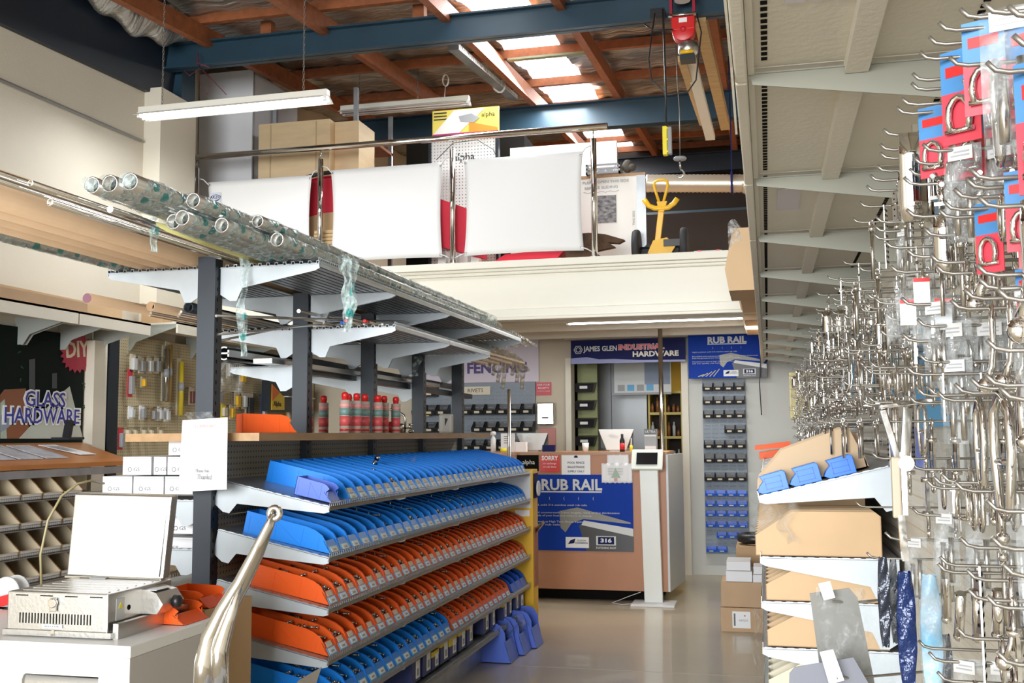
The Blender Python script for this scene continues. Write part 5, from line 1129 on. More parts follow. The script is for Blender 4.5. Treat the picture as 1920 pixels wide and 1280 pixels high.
def strap(pts,w,lab,mt=wrapg,name='plastic_strap'):
    m=MB(); n=len(pts)-1; P=[Vector(p) for p in pts]
    def fn(u,v):
        f=v*n; i=min(int(f),n-1); c=P[i].lerp(P[i+1],f-i); return (c.x+(u-.5)*w*(1+.25*sin(f*4))+.004*sin(f*7),c.y+.012*sin(u*7+f*3),c.z)
    m.grid(fn,8,n*8); return m.build(name,mt,label=lab,cat='plastic wrap')
strap([at(289,382,Y=3.35),at(291,402,Y=3.32),at(286,430,Y=3.3),at(287,472,Y=3.3)],.03,'short band of green-printed wrap tied round the top rack tubes')
strap([at(455,480,Y=3.88),at(458,540,Y=3.86),at(452,600,Y=3.86),at(456,668,Y=3.86)],.036,'tail of green-printed wrap hanging from the top rack near the first post')
strap([at(640,478,Y=4.05),at(652,520,Y=4.03),at(655,570,Y=4.03),at(648,622,Y=4.03)],.05,'thick tail of green-printed wrap hanging from the right edge of the top rack')
strap([at(658,485,Y=4.06),at(662,520,Y=4.05),at(656,560,Y=4.05),at(652,612,Y=4.05)],.045,'second thick tail of wrap hanging from the right edge of the top rack')
strap([at(783,668,Y=6.5),at(779,690,Y=6.5),at(776,705,Y=6.5)],.05,'short piece of wrap hanging beside the fourth black post')
# second level stock
for k,(x,y0,r,mt,lab) in enumerate(((-2.845,3.72,.022,kraft,'kraft cardboard tube with a printed end on the second rack level, far left'),(-2.60,4.02,.021,kraft,'open kraft cardboard tube on the second rack level behind the first post'),(-2.477,4.12,.024,blacks,'black open tube on the second rack level just left of the first post'))):
    t=tubeob(x if k else -2.70,y0,7.3,1.997+r+.004,r,mt,lab,'second_level_tube',x1=(-2.66 if k==0 else x))
    if k==0: MB().cyl((-2.70,y0-.002,2.023),(-2.70,y0+.002,2.023),.020,14).build('printed_end_cap',M('maroon_cap',(.20,.08,.12),.5),t)
for k in range(12):
    x=-2.12+.027*k; y0=4.15+.11*(k%4)+.05*k
    t=thing('steel_rod','thin steel rod on the second rack level, right side, %s from the posts'%ordn(k),'rod',(x,y0,2.0),0,'thin rods on the second level')
    MB().cyl((x,y0 if k>5 else y0+.4,2.006),(x,6.5,2.006),.006,8).build('rod_shaft',M('tan_rod',(.45,.36,.26),.4,.4) if k%3==0 else steelb,t)
    if k in (4,6,9,11): MB().cyl((x,y0-.01 if k>5 else y0+.39,2.006),(x,y0+.04 if k>5 else y0+.44,2.006),.0085,8).build('tip_cap',redp if k!=4 else blued,t)
for k,(a,b,r) in enumerate((((405,592,3.85),(760,603,5.6),.006),((560,583,4.4),(620,596,5.0),.009),((408,627,3.9),(640,604,5.0),.005),((400,641,3.95),(560,608,4.7),.005))):
    A=at(a[0],a[1],Y=a[2]); B=at(b[0],b[1],Y=b[2]); MB().cyl(A,B,r,8).build('loose_rod',steelb,label='loose steel rod sticking out of the second rack level, %s'%('crossing the first post','thick short one','lower one','lowest one')[k],cat='rod')
for k in range(8):
    x=-2.35-.05*k; MB().cyl((x,4.1+.07*(k%3),2.004),(x,7.1,2.004),.007,6).build('steel_rod',steelb,label='thin steel rod on the second rack level, left side, %s from the posts'%ordn(k),cat='rod',group='thin rods on the second level left')
# third level: extrusions
for k,(x,lab) in enumerate(((-2.56,'round slotted aluminium extrusion on the third rack level, left one'),(-2.48,'round slotted aluminium extrusion on the third rack level, right one'))):
    t=thing('extrusion',lab,'extrusion',(x,4.5,1.81)); z=1.845
    out=[(x+.033*cos(a),z+.033*sin(a)) for a in [radians(60+q*20) for q in range(13)]]; inn=[(x+.026*cos(a),z+.026*sin(a)) for a in [radians(60+q*20) for q in range(13)]][::-1]
    MB().prism((out+inn)[::-1],'y',4.45,6.9).build('outer_shell',blacks,t); MB().prism((out+inn)[::-1],'y',4.446,4.45).build('cut_end',lgrey,t)
    MB().box(x-.026,4.446,z-.004,x+.024,6.9,z+.004).box(x+.018,4.446,z-.016,x+.026,6.9,z+.016).build('inner_web',steelb,t)
MB().box(-2.42,4.62,1.806,-2.32,7.3,1.83).build('flat_bar',steelb,label='flat rectangular aluminium bar on the third rack level beside the second post',cat='bar')
MB().bar((-2.36,4.9,1.80),(-2.30,8.0,1.76),.05,.035).build('black_channel',blacks,label='long black perforated channel poking past the third post',cat='channel')
MB().bar((-2.42,5.2,1.86),(-2.38,7.9,1.83),.06,.03).build('black_bar',black,label='long black bar on the third rack level under the second level brackets',cat='bar')
m=MB().grid(lambda u,v:(at(410+38*u+6*sin(v*9),650+88*v,Y=4.6).x,4.6+.05*sin(u*6+v*4),at(410,650+88*v+4*sin(u*9),Y=4.6).z),12,16)
m.build('plastic_sleeve',bagm,label='crumpled clear plastic sleeve hanging off the third rack level by the first post',cat='plastic wrap')
# far end bundle of wrapped strips drooping
for k in range(9):
    x0=935+7*k; A=at(900+9*k,640+3*k,Y=7.5); B=at(925+8*k,672+4*k,Y=8.1); C=at(930+9*k,700+(k%3)*18,Y=8.25)
    MB().tube([A,A.lerp(B,.5)+Vector((0,0,.02)),B,C],[.012,.014,.02,.012],6,flat=.5).build('wrapped_strip',M('dusty_wrap',(.50,.46,.36),.4) if k==0 else _dw,label='dusty plastic-wrapped strip drooping off the far end of the racks, %s from the left'%ordn(k),cat='strip',group='drooping wrapped strips') if False else None
_dw=film('dusty_wrap',(.55,.50,.38),.75)
for k in range(9):
    A=at(880+10*k,636+3*k,Y=7.4); B=at(925+8*k,662+4*k,Y=8.0); C=at(915+9*k,690+(k*37%4)*13,Y=8.1)
    MB().tube([A,A.lerp(B,.5)+Vector((0,0,.02)),B,C],[.012,.014,.022,.015],6,flat=.5).build('wrapped_strip',_dw,label='dusty plastic-wrapped strip drooping off the far end of the racks, %s from the left'%ordn(k),cat='strip',group='drooping wrapped strips')
for k in range(5):
    MB().bar((-1.80-.09*k,7.3,2.20),(-1.76-.08*k,7.95,2.15),.05,.02).build('wrapped_bundle',_dw,label='wrapped bundle poking out of the far end of the top rack, %s from the aisle'%ordn(k),cat='bundle',group='bundles at the rack end')
for k in range(4): MB().bar((-1.88-.1*k,6.9,2.02),(-1.80-.1*k,7.75,2.0),.03,.015).build('timber_strip',ply,label='thin pale strip poking out of the second rack level, %s from the aisle'%ordn(k),cat='strip',group='strips at the rack end')
# ================= right-hand shelving =================
RX=.47
ribm=MB()
ribm.box(RX,1.0,.15,RX+.05,11.1,2.2)
m=ribm
for k in range(38):
    z=.2+.052*k; m.prism([(RX,z),(RX-.007,z+.010),(RX-.007,z+.024),(RX,z+.034)],'y',1.0,11.1)
structure('wall_right_panel', m, cream)
# canopy
rbr=M('grey_canopy_bracket',(.30,.30,.25),.45,.25)
CZ=2.185; c0=None
for b in range(11):
    y=1.24+.9*b
    lab='cream canopy shelf panel overhead on the right, %s bay from the camera'%ordn(b)
    if c0 is None:
        c0=thing('canopy_shelf',lab,'shelf',(.2,y,CZ),0,'cream canopy panels on the right')
        MB().box(-.03,.004,.012,RX,.896,.02).build('panel_sheet',cream,c0,local=True) if False else None
        def L(mb,nm,mt,**k):
            mb.v=[v-Vector((.2,0,0)) for v in mb.v]; return mb.build(nm,mt,c0,local=True,**k)
        L(MB().box(-.02,.004,.012,RX,.896,.02),'panel_sheet',cream)
        L(MB().box(-.045,.004,-.02,-.02,.896,.035),'front_rim',cream,bev=.004)
        L(MB().box(-.019,.004,-.004,-.006,.896,.012).box(.17,.006,-.018,.215,.894,.012),'stiffener',cream)
        m=MB()
        for k in range(30): m.box(.008,.03+.028*k,.0095,.020,.043+.028*k,.0118).box(.385,.03+.028*k,.0095,.397,.043+.028*k,.0118)
        L(m,'slots',dark)
        L(MB().prism([(-.018,.0),(RX,.0),(RX,-.15),(.42,-.15),(.38,-.085),(-.01,-.024)][::-1],'y',-.0015,.0015).box(-.018,-.006,-.003,RX,.006,.0),'bracket',rbr)
    else: dup(c0,(.2,y,CZ),label=lab)
MB().prism([(.0,0),(1.0,0)] if False else [(1.0,2.24),(1.75,2.235),(1.95,2.20),(2.35,2.12),(2.05,2.17),(1.0,2.19)],'x',-.052,-.047).build('bent_edge_strip',cream,label='bent cream edge strip hanging off the front of the overhead canopy',cat='strip')
# ghost-like pale papers stuck under the canopy
pale=M('lilac_paper',(.66,.64,.68),.6)
for k,(a,b,c,d) in enumerate(((.05,1.62,.085,1.82),(.095,1.62,.13,1.82),(.14,1.62,.175,1.83),(.05,3.25,.12,3.55))):
    MB().box(a,b,CZ+.0085,c,d,CZ+.011).build('stuck_paper',pale,label='pale lilac paper stuck under the canopy, %s'%('outermost of three near the camera','middle of three near the camera','innermost of three near the camera','alone in the third bay')[k],cat='paper')
# boxes on top of the canopy
def cbox(x0,y0,x1,y1,Y,lab,mt=kraftl,d=.5):
    a=at(x0,y1,Y=Y); b=at(x1,y0,Y=Y); w=b.x-a.x
    return MB().prism([(a.x+w*.1,a.z),(-.02,a.z),(-.02,2.207),(a.x+.35,2.207),(a.x+.35,b.z),(a.x+w*.25,b.z),(a.x,a.z+(b.z-a.z)*.35)],'y',Y,Y+d).build('open_carton',mt,label=lab,cat='carton',group='cartons on top of the canopy')
cbox(1360,425,1425,545,6.3,'open cardboard carton with plastic on top of the canopy, highest and nearest')
cbox(1383,490,1430,560,6.9,'open cardboard carton on the canopy, second below the plastic-topped one')
cbox(1386,545,1430,572,7.6,'open cardboard carton on the canopy, low flat one')
cbox(1392,582,1432,600,8.6,'darker cardboard carton on the canopy by the mezzanine fascia',kraft)
cbox(1396,598,1434,618,9.3,'farthest cardboard carton on the canopy')
P=at(1385,450,Y=6.3); MB().grid(lambda u,v:(P.x-.06+.16*u,6.28-.03*sin(v*5)+.1*u,P.z+.10-.22*v+.03*sin(u*8)),12,12).build('plastic_bag',film('milky_bag',(.8,.8,.78),.6),label='crumpled clear bag spilling over the highest carton on the canopy',cat='bag')
# ---- lower shelves ----
RZs=[(1.335,1.218,'sloping top'),(1.0,1.0,'second'),(.842,.84,'third'),(.677,.677,'fourth'),(.50,.50,'fifth'),(.30,.30,'lowest')]
for zi,zt,nm in RZs:
    t0=None
    for b in range(7):
        lab='galvanised shelf with wire lip on the right, %s level, %s bay'%(nm,ordn(b))
        if t0 is None: t0=shelf_thing(lab,3.96,zi,.44,-.04,zt,'galvanised shelves on the right',drop=.15)
        else: reshelf(t0,3.96+.9*b,lab)
def cardbin(x0,y0,z0,L,H,W,mt,lab,tilt=0,name='cardboard_bin'):
    t=thing(name,lab,'bin',(x0,y0,z0),0)
    side=[(0,0),(L,0),(L,H*.9),(L-.02,H),(L*.30,H),(0,H*.45)]
    m=MB(); m.prism(side,'y',0,.003).prism(side,'y',W-.003,W).box(0,0,0,L,W,.003).box(L-.003,0,0,L,W,H*.9).box(0,0,0,.003,W,H*.44)
    m.build('bin_body',mt,t,local=True); t.rotation_euler=(0,tilt,0); return t
seed=[(1.006,.16,'second',.115,.0),(.846,.125,'third',.115,.01),(.683,.125,'fourth',.115,.01),(.506,.125,'fifth',.115,.01),(.306,.15,'lowest',.115,.01)]
for z,H,nm,W,dx in seed:
    t0=None
    for k in range(20):
        lab='open-front cardboard bin on the right shelves, %s level, %s from the near end'%(nm,ordn(k))
        x0=-.055 if z>1 else -.022
        mt=kraftl if k%3 else M('sand_cardboard',(.72,.56,.34),.75) if False else kraftl
        if z<.6: mt=M('ivory_cardboard',(.68,.62,.47),.7) if 'ivc' not in globals() else ivc
        if t0 is None:
            ivc=M('ivory_cardboard',(.68,.62,.47),.7) if 'ivc' not in globals() else ivc
            t0=cardbin(x0,3.975,z+.002,.44 if z>1 else .42,H,W-.012,ivc if z<.6 else kraftl,lab); t0['group']='cardboard bins on the %s right shelf'%nm
        else: dup(t0,(x0,3.975+W*k,z+.002),label=lab)
# goods on the sloping shelf
tt=math.atan2(1.335-1.218,.48)
t=thing('cardboard_tray','big plain cardboard tray standing on the sloping right shelf behind the blue bins','tray',(-.02,4.1,1.225))
R=Matrix.Translation((-.045,4.10,1.226))@Matrix.Rotation(-tt,4,'Y')
m=MB(); m.T=R; m.prism([(0,0),(.42,0),(.385,.165),(.13,.135),(.015,.05)],'y',0,.006).prism([(0,0),(.42,0),(.385,.165),(.13,.135),(.015,.05)],'y',.45,.456).box(0,0,0,.42,.456,.004).box(.41,0,0,.415,.456,.13)
m.build('tray_body',M('tan_tray_card',(.60,.44,.28),.75),t)
for k,s in enumerate((.0,.12,.245)):
    o=thing('small_blue_bin','small bright blue bin lying on the sloping right shelf, %s from the left'%ordn(k),'bin',(0,0,0),0,'blue bins on the sloping shelf')
    R=Matrix.Translation((-.04,3.985,1.224))@Matrix.Rotation(-tt,4,'Y')@Matrix.Translation((s,0,0))
    m=MB(); m.T=R; m.prism([(0,.012),(.018,.0),(.115,0),(.115,.062),(.105,.07),(.02,.066),(.03,.045),(.012,.03)],'y',0,.075)
    m.build('bin_body',violetb if 'violetb' in globals() else (globals().__setitem__('violetb',M('bright_blue_plastic',(.03,.20,.80),.35)) or violetb),o,bev=.002)
    m=MB(); m.T=R; m.box(.035,-.0015,.012,.095,.0,.014).box(.035,-.0015,.052,.095,0,.054).box(.035,-.0015,.012,.037,0,.054).box(.093,-.0015,.012,.095,0,.054).box(.035,-.0015,.032,.095,0,.034); m.build('moulded_ribs',blued,o)
P=at(1440,965,Y=4.1); MB().grid(lambda u,v:(P.x-.06+.15*u+.02*sin(v*8),4.0+.06*sin(u*5),P.z+.06-.16*v+.02*sin(u*9)),12,14).build('plastic_bag',bagm,label='crumpled clear bag hanging under the sloping right shelf',cat='bag')
P=at(1427,1175,Y=4.2); MB().grid(lambda u,v:(P.x-.03+.06*u+.012*sin(v*9),4.0+.1*u,P.z+.10-.26*v),8,14).build('plastic_bag',bagm,label='clear bag hanging down the front of the lower right shelves',cat='bag')
kb=thing('brown_pack','brown wrapped packs lying under the sloping right shelf','pack',(.2,4.4,1.09)); MB().box(.03,4.3,1.17,.36,4.8,1.215).build('pack_body',kraftd,kb)
# ================= hooks and hardware =================
BR='stainless'
def mk_item(kind):
    t=thing({'lever':'ball_lever','rod':'threaded_rod','shackle':'shackle','snap':'snap_hook','turn':'turnbuckle','plate':'curved_plate','eye':'eye_bolt','cleat':'deck_cleat','hinge':'strap_hinge','perf':'perforated_strap','card':'blister_card','bag':'parts_bag','ring':'steel_ring','handle':'grab_handle'}[kind],'x','x')
    m=MB()
    B=lambda nm,mt: m.build(nm,mt,t,local=True)
    if kind=='lever':
        m.tube([(0,0,.004),(0,0,-.02),(0,0,-.06),(-.003,0,-.085),(-.010,0,-.104)],[.006,.0085,.0075,.0085,.010],8,flat=.55); B('lever_arm',chrome)
        m=MB().sph((-.012,0,-.111),.0125,12,8,(1,.8,1)); m.build('ball_end',chrome,t,local=True)
    elif kind=='rod':
        m.cyl((0,0,-.02),(0,0,-.15),.0052,8); B('shaft',steel); m=MB().cyl((0,0,-.012),(0,0,-.026),.009,6); m.build('nut',chrome,t,local=True)
        m=MB().tube([(.006*cos(a),0,-.004+.008*sin(a)) for a in [k*pi/4 for k in range(8)]],.0025,6,closed=True); m.build('eye',chrome,t,local=True)
    elif kind=='shackle':
        m.tube([(0,-.014,-.05),(0,-.015,-.02),(0,-.010,-.004),(0,0,.002),(0,.010,-.004),(0,.015,-.02),(0,.014,-.05)],.0042,8); B('bow',chrome)
        m=MB().cyl((0,-.024,-.048),(0,.022,-.048),.0038,8).sph((0,-.026,-.048),.007,8,6); m.build('pin',chrome,t,local=True)
    elif kind=='snap':
        m.tube([(0,.0,0),(0,-.009,-.006),(0,-.011,-.025),(0,-.009,-.055),(0,0,-.066),(0,.009,-.055),(0,.011,-.025),(0,.009,-.006)],.0035,8,closed=True); B('loop',chrome)
        m=MB().cyl((0,.009,-.012),(0,.006,-.05),.0028,6); m.build('gate',steel,t,local=True)
    elif kind=='turn':
        m.box(-.003,-.010,-.045,.003,-.006,-.115).box(-.003,.006,-.045,.003,.010,-.115).cyl((0,0,-.04),(0,0,-.05),.012,8).cyl((0,0,-.11),(0,0,-.12),.012,8); B('frame',chrome)
        m=MB().cyl((0,0,-.014),(0,0,-.07),.004,6).cyl((0,0,-.09),(0,0,-.148),.004,6); m.build('screws',steel,t,local=True)
        m=MB().tube([(0,.008*cos(a),-.005+.009*sin(a)) for a in [k*pi/4 for k in range(8)]],.003,6,closed=True).tube([(0,.008*cos(a),-.155+.009*sin(a)) for a in [k*pi/4 for k in range(8)]],.003,6,closed=True); m.build('eyes',chrome,t,local=True)
    elif kind=='plate':
        def fn(u,v): a=-1.2+2.4*u; return (.024*sin(a),.012-.024*cos(a),-.002-.115*v+.008*(1-abs(2*u-1))*(1 if v<.5 else -1)*0)
        m.grid(fn,12,4,(0,.002,0)); B('curved_sheet',chrome); m=MB().box(-.004,.0,-.004,.004,.003,.012); m.build('hanging_tab',steel,t,local=True)
    elif kind=='eye':
        m.tube([(0,.011*cos(a),-.011+.011*sin(a)) for a in [k*pi/5 for k in range(10)]],.0036,6,closed=True); B('ring',chrome); m=MB().cyl((0,0,-.022),(0,0,-.075),.0036,6).cyl((0,0,-.060),(0,0,-.066),.0075,6); m.build('shank',steel,t,local=True)
    elif kind=='cleat':
        m.tube([(0,-.045,-.012),(0,-.025,-.008),(0,0,-.006),(0,.025,-.008),(0,.045,-.012)],[.003,.0055,.007,.0055,.003],8); B('horns',chrome); m=MB().cyl((0,-.012,-.008),(0,-.016,-.03),.005,8).cyl((0,.012,-.008),(0,.016,-.03),.005,8).box(-.009,-.028,-.034,.009,.028,-.030); m.build('foot',chrome,t,local=True)
    elif kind=='hinge':
        m.box(-.0015,-.011,0,.0015,.011,-.095); B('leaf',steelb); m=MB().cyl((0,-.013,-.045),(0,.013,-.045),.005,8); m.build('knuckle',chrome,t,local=True)
        m=MB(); [m.cyl((-.0022,0,z),(.0022,0,z),.003,8) for z in (-.012,-.03,-.062,-.082)]; m.build('screw_holes',dark,t,local=True)
    elif kind=='perf':
        m.box(-.0012,-.014,0,.0012,.014,-.16); B('strap',steelb); m=MB(); [m.cyl((-.0018,y,-.012-.013*k),(.0018,y,-.012-.013*k),.0036,6) for k in range(11) for y in (-.007,.007)]; m.build('holes',dark,t,local=True)
    elif kind=='card':
        m.box(-.001,-.022,.008,.001,.022,-.040); B('blue_header',M('card_blue',(.05,.20,.50),.35) if 'cdb' not in globals() else cdb)
        m=MB().box(-.001,-.022,-.040,.001,.022,-.098); m.build('red_backing',M('card_red',(.75,.04,.05),.35) if 'cdr' not in globals() else cdr,t,local=True)
        m=MB().tube([(-.006,-.010,-.085),(-.006,-.0125,-.070),(-.006,-.011,-.058),(-.006,-.006,-.050),(-.006,0,-.047),(-.006,.006,-.050),(-.006,.011,-.058),(-.006,.0125,-.070),(-.006,.010,-.085)],.004,6).cyl((-.006,-.016,-.085),(-.006,.016,-.085),.003,6); m.build('packed_shackle',chrome,t,local=True)
        m=MB().box(-.0016,-.016,-.010,-.001,.016,-.022); m.build('logo_band',redp,t,local=True)
    elif kind=='bag':
        m.grid(lambda u,v:(-.006*sin(u*3.1)*(1 if 1 else 0)+.003*sin(v*9),-.025+.05*u,.005-.13*v),8,10).grid(lambda u,v:(.008*sin(u*3.1)*sin(v*3.1),-.025+.05*u,.005-.13*v),8,10); B('clear_sleeve',bagm)
        m=MB().box(-.007,-.016,.002,-.006,.016,-.016); m.build('white_header',hdp,t,local=True); m=MB().box(-.0076,-.012,-.004,-.007,.008,-.006).box(-.0076,-.012,-.009,-.007,.012,-.011); m.build('header_print',greyp,t,local=True)
        m=MB().cyl((0,-.008,-.04),(0,-.008,-.12),.005,8).cyl((0,.008,-.05),(0,.008,-.115),.005,8); m.build('packed_rods',steel,t,local=True)
    elif kind=='ring':
        m.tube([(0,.02*cos(a),-.02+.02*sin(a)) for a in [k*pi/7 for k in range(14)]],.0035,6,closed=True); B('ring',chrome)
    elif kind=='handle':
        m.tube([(0,0,0),(0,-.016,-.02),(0,-.018,-.06),(0,-.010,-.115),(0,.0,-.125),(0,.010,-.115),(0,.018,-.06),(0,.016,-.02)],.0052,8,closed=True); B('loop',chrome); m=MB().cyl((0,-.017,-.07),(0,.017,-.07),.0035,8); m.build('cross_pin',steel,t,local=True)
    return t
hdp=M('bag_header_card',(.52,.51,.50),.6)
cdb=M('card_blue',(.05,.19,.42),.4); cdr=M('card_red',(.62,.045,.07),.4)
NAMES={'lever':('polished ball-ended lever','lever'),'rod':('steel threaded rod','rod'),'shackle':('polished bow shackle','shackle'),'snap':('stainless snap hook','snap hook'),'turn':('stainless turnbuckle','turnbuckle'),'plate':('curved polished plate','plate'),'eye':('stainless eye bolt','bolt'),'cleat':('stainless horn cleat','cleat'),'hinge':('steel strap hinge','hinge'),'perf':('perforated steel strap','strap'),'card':('red and blue blister card','packet'),'bag':('clear bag of fittings','bag'),'ring':('polished steel ring','ring'),'handle':('long polished loop handle','handle')}
ITEM={}; HOOK=[None]; cnt={}
def item(kind,x,y,z,s,rz,label,grp):
    cnt[kind]=cnt.get(kind,0)+1
    if kind not in ITEM:
        ITEM[kind]=mk_item(kind); o=ITEM[kind]
    else: o=dup(ITEM[kind])
    o.location=(x,y,z); o.rotation_euler=(0,0,rz); o.scale=(s,s,s)
    o['label']=label; o['category']=NAMES[kind][1]; o['group']=grp; return o
def hook(tipx,y,z,label,r=1.0):
    if HOOK[0] is None:
        L=.25; t=thing('display_hook',label,'hook',(RX,y,z),0,'display hooks on the right wall')
        MB().tube([(0,0,0),(-L*.5,0,0),(-L+.02,0,0),(-L+.008,0,.003),(-L,0,.012)],.0026,6).build('hook_wire',wire,t,local=True)
        MB().box(-.009,-.012,-.018,-.0072,.012,.018).build('back_plate',galv,t,local=True)
        HOOK[0]=t; o=t
    else: o=dup(HOOK[0],label=label)
    o.location=(RX,y,z); o.scale=((RX-tipx)/.25,r,r); return o
rr=random.Random(21)
# near hooks, read off the photograph row by row: (tip px x, y, item, how many, size)
NEAR=[(1760,45,'card',4,1.15),(1742,72,'shackle',3,1.3),(1725,100,'card',4,1.2),(1711,140,'',0,1),(1709,158,'',0,1),(1690,186,'',0,1),(1681,203,'card',4,1.05),
(1800,20,'bag',3,1.3),(1845,10,'handle',4,1.1),(1890,15,'bag',2,1.2),(1780,110,'handle',3,1.0),(1850,120,'card',4,1.25),(1900,70,'',0,1),
(1656,244,'plate',4,1.25),(1650,272,'',0,1),(1650,288,'',0,1),(1644,312,'plate',4,.7),(1632,330,'rod',4,.55),(1625,350,'hinge',3,.6),
(1730,272,'bag',2,1),(1713,297,'shackle',3,1),(1705,318,'cleat',3,1.3),(1695,335,'cleat',2,1.2),(1820,320,'card',4,.8),(1812,338,'ring',2,.8),(1789,357,'snap',3,.8),(1770,380,'card',3,.8),
(1760,395,'lever',3,1.0),(1612,380,'perf',3,.8),(1642,408,'rod',4,.5),(1640,425,'bag',3,.7),(1638,440,'rod',4,.6),(1733,430,'rod',5,.75),(1700,395,'plate',3,.7),
(1835,372,'lever',6,1.15),(1832,500,'card',3,.7),(1835,525,'bag',2,.9),(1808,545,'lever',5,.85),(1783,565,'lever',6,.85),(1870,545,'lever',4,1.0),
(1692,628,'shackle',5,.8),(1626,552,'eye',5,.7),(1612,680,'snap',5,.8),(1618,686,'snap',4,.8),(1624,692,'ring',4,.8),(1632,680,'snap',5,.8),(1724,667,'bag',1,1),
(1705,745,'',0,1),(1720,730,'ring',5,.7),(1740,728,'ring',3,.7),(1758,737,'handle',2,1.0),(1790,722,'handle',4,1.15),(1820,712,'shackle',4,1.2),(1848,705,'handle',3,1.0),(1875,730,'shackle',3,1.2),
(1617,750,'perf',2,.8),(1628,745,'handle',2,.9),(1635,850,'turn',3,.95),(1708,868,'snap',5,.9),(1737,902,'shackle',5,.9),(1750,895,'snap',4,.9),(1765,890,'snap',5,.9),(1790,905,'shackle',4,1.1),
(1710,953,'bag',3,.9),(1605,942,'',0,1),(1660,1000,'bag',3,.9),(1625,1037,'',0,1),(1762,1045,'perf',4,1.0),(1758,1058,'hinge',3,.9),(1812,1070,'lever',5,.8),(1815,1107,'turn',5,.8),(1850,1120,'perf',2,1.2),
(1722,1202,'',0,1),(1742,1225,'bag',3,1),(1758,1262,'snap',5,.9),(1870,1225,'shackle',4,1.0),(1860,1010,'snap',4,.8),(1880,1060,'lever',4,.9),(1800,1010,'rod',5,.6),(1850,940,'bag',3,1),(1795,1180,'snap',4,.8),(1850,640,'bag',3,.9),(1690,560,'bag',3,1.0),(1720,600,'bag',2,1.1),
(1700,470,'rod',6,.6),(1670,500,'shackle',5,.6),(1660,455,'hinge',5,.6),(1745,480,'shackle',6,.8),(1755,500,'snap',6,.8),(1660,590,'turn',5,.7),(1650,620,'cleat',4,.7),(1640,560,'turn',4,.6),(1700,690,'hinge',4,.7),(1650,780,'turn',5,.8)]
def where(i):
    return 'near display hook %s'%ordn(i)
for i,(x,y,kd,n,s) in enumerate(NEAR):
    tx=.22 if x>1700 else .2
    P=at(x,y,X=tx); P.z-=.010
    hook(tx,P.y,P.z,'wire display hook near the camera on the right, %s counted from the top'%ordn(i),r=1.0)
    for j in range(n):
        X=tx+.035+(.20-(.0))*(j+.3)/max(n,4)
        item(kd,X,P.y,P.z+.001,s*rr.uniform(.95,1.05),(rr.uniform(.8,1.3) if kd in ('card','bag') else rr.uniform(-.5,.5)),'%s, near hook %s from the top, %s from its tip'%(NAMES[kd][0],ordn(i),ordn(j)),'%ss on near hook %s'%(NAMES[kd][0],ordn(i)))
# farther hooks in regular rows
rows=[1.93,1.83,1.74,1.66,1.57,1.49,1.42]
kinds=[['rod','hinge','eye','plate','turn'],['rod','snap','hinge','lever'],['turn','rod','shackle','eye'],['rod','lever','hinge','turn'],['snap','ring','cleat','shackle','eye'],['rod','rod','turn','handle'],['turn','hinge','bag','handle','rod']]
nh=0
for r,z in enumerate(rows):
    y=(2.5 if r<5 else 3.6 if r==5 else 4.6)+.06*(r%2); h=0
    while y<9.6 and nh<205:
        stepY=.17+.028*(y-2.4)
        kd=kinds[r][(h//3)%len(kinds[r])]
        if not (y<3.3 and rr.random()<.3):
            tx=.2+rr.uniform(-.02,.03)
            zz=z+rr.uniform(-.01,.01)
            hook(tx,y,zz,'wire display hook farther along the right wall, %s row down, %s along'%(ordn(r),ordn(h)))
            nh+=1
            n=4 if y<4.5 else 3
            if rr.random()>.06:
                for j in range(n):
                    k2=kd
                    if cnt.get(k2,0)>285: k2='ring'
                    item(k2,tx+.03+.22*(j+.2)/n,y,zz+.001,rr.uniform(.72,.9),rr.uniform(-.5,.5),'%s, %s from the tip, far hooks row %s, place %s'%(NAMES[k2][0],ordn(j),ordn(r),ordn(h)),'%ss in far hook row %s'%(NAMES[k2][0],ordn(r)))
        y+=stepY; h+=1
# cards and sheets fixed to the backing
def wallcard(x0,y0,x1,y1,X,mt,lab,name='wall_card',cat='card'):
    a=at(x0,(y0+y1)/2,X=X); b=at(x1,(y0+y1)/2,X=X); zt=at((x0+x1)/2,y0,X=X).z; zb=at((x0+x1)/2,y1,X=X).z
    t=thing(name,lab,cat,(X,(a.y+b.y)/2,zb)); MB().box(X-.001,min(a.y,b.y),zb,X+.001,max(a.y,b.y),zt).build('card_sheet',mt,t); t['xy']=0; del t['xy']; return t,min(a.y,b.y),max(a.y,b.y),zb,zt
wallcard(1716,600,1775,800,.44,M('sky_blue_card',(.05,.36,.70),.4),'sky blue hanging card behind the hooks','hanging_card')
wallcard(1712,800,1730,880,.441,M('indigo_card',(.10,.17,.62),.4),'indigo strip card below the sky blue card','hanging_card')
wallcard(1730,800,1790,1030,.43,wrap,'clear pocket sheet hanging below the sky blue card','clear_sheet')
for k,(x0,x1) in enumerate(((1862,1905),(1910,1960))):
    t,ya,yb,zb,zt=wallcard(x0,632,x1,742,.455,M('white_pack_card',(.80,.78,.74),.45),'white pack card with red and blue capsule marks on the right wall, %s one'%('left','right')[k],'pack_card')
    for q in range(2):
        yc=ya+(yb-ya)*(.3+.45*q); w=(yb-ya)*.14
        MB().box(.4525,yc-w,zb+(zt-zb)*.08,.4538,yc+w,zb+(zt-zb)*.55).build('red_mark',M('pale_red_mark',(.75,.15,.17),.4) if 'prm' not in globals() else prm,t)
        MB().box(.4522,yc-w,zb+(zt-zb)*.62,.4536,yc+w,zb+(zt-zb)*.80).build('blue_mark',bluep2,t)
        MB().box(.4522,yc-w,zb+(zt-zb)*.80,.4535,yc+w,zb+(zt-zb)*.92).build('red_top_mark',red,t)
wallcard(1865,880,1930,1010,.45,M('white_header_sheet',(.82,.80,.76),.45),'large white card behind the hooks low on the right','pack_card')
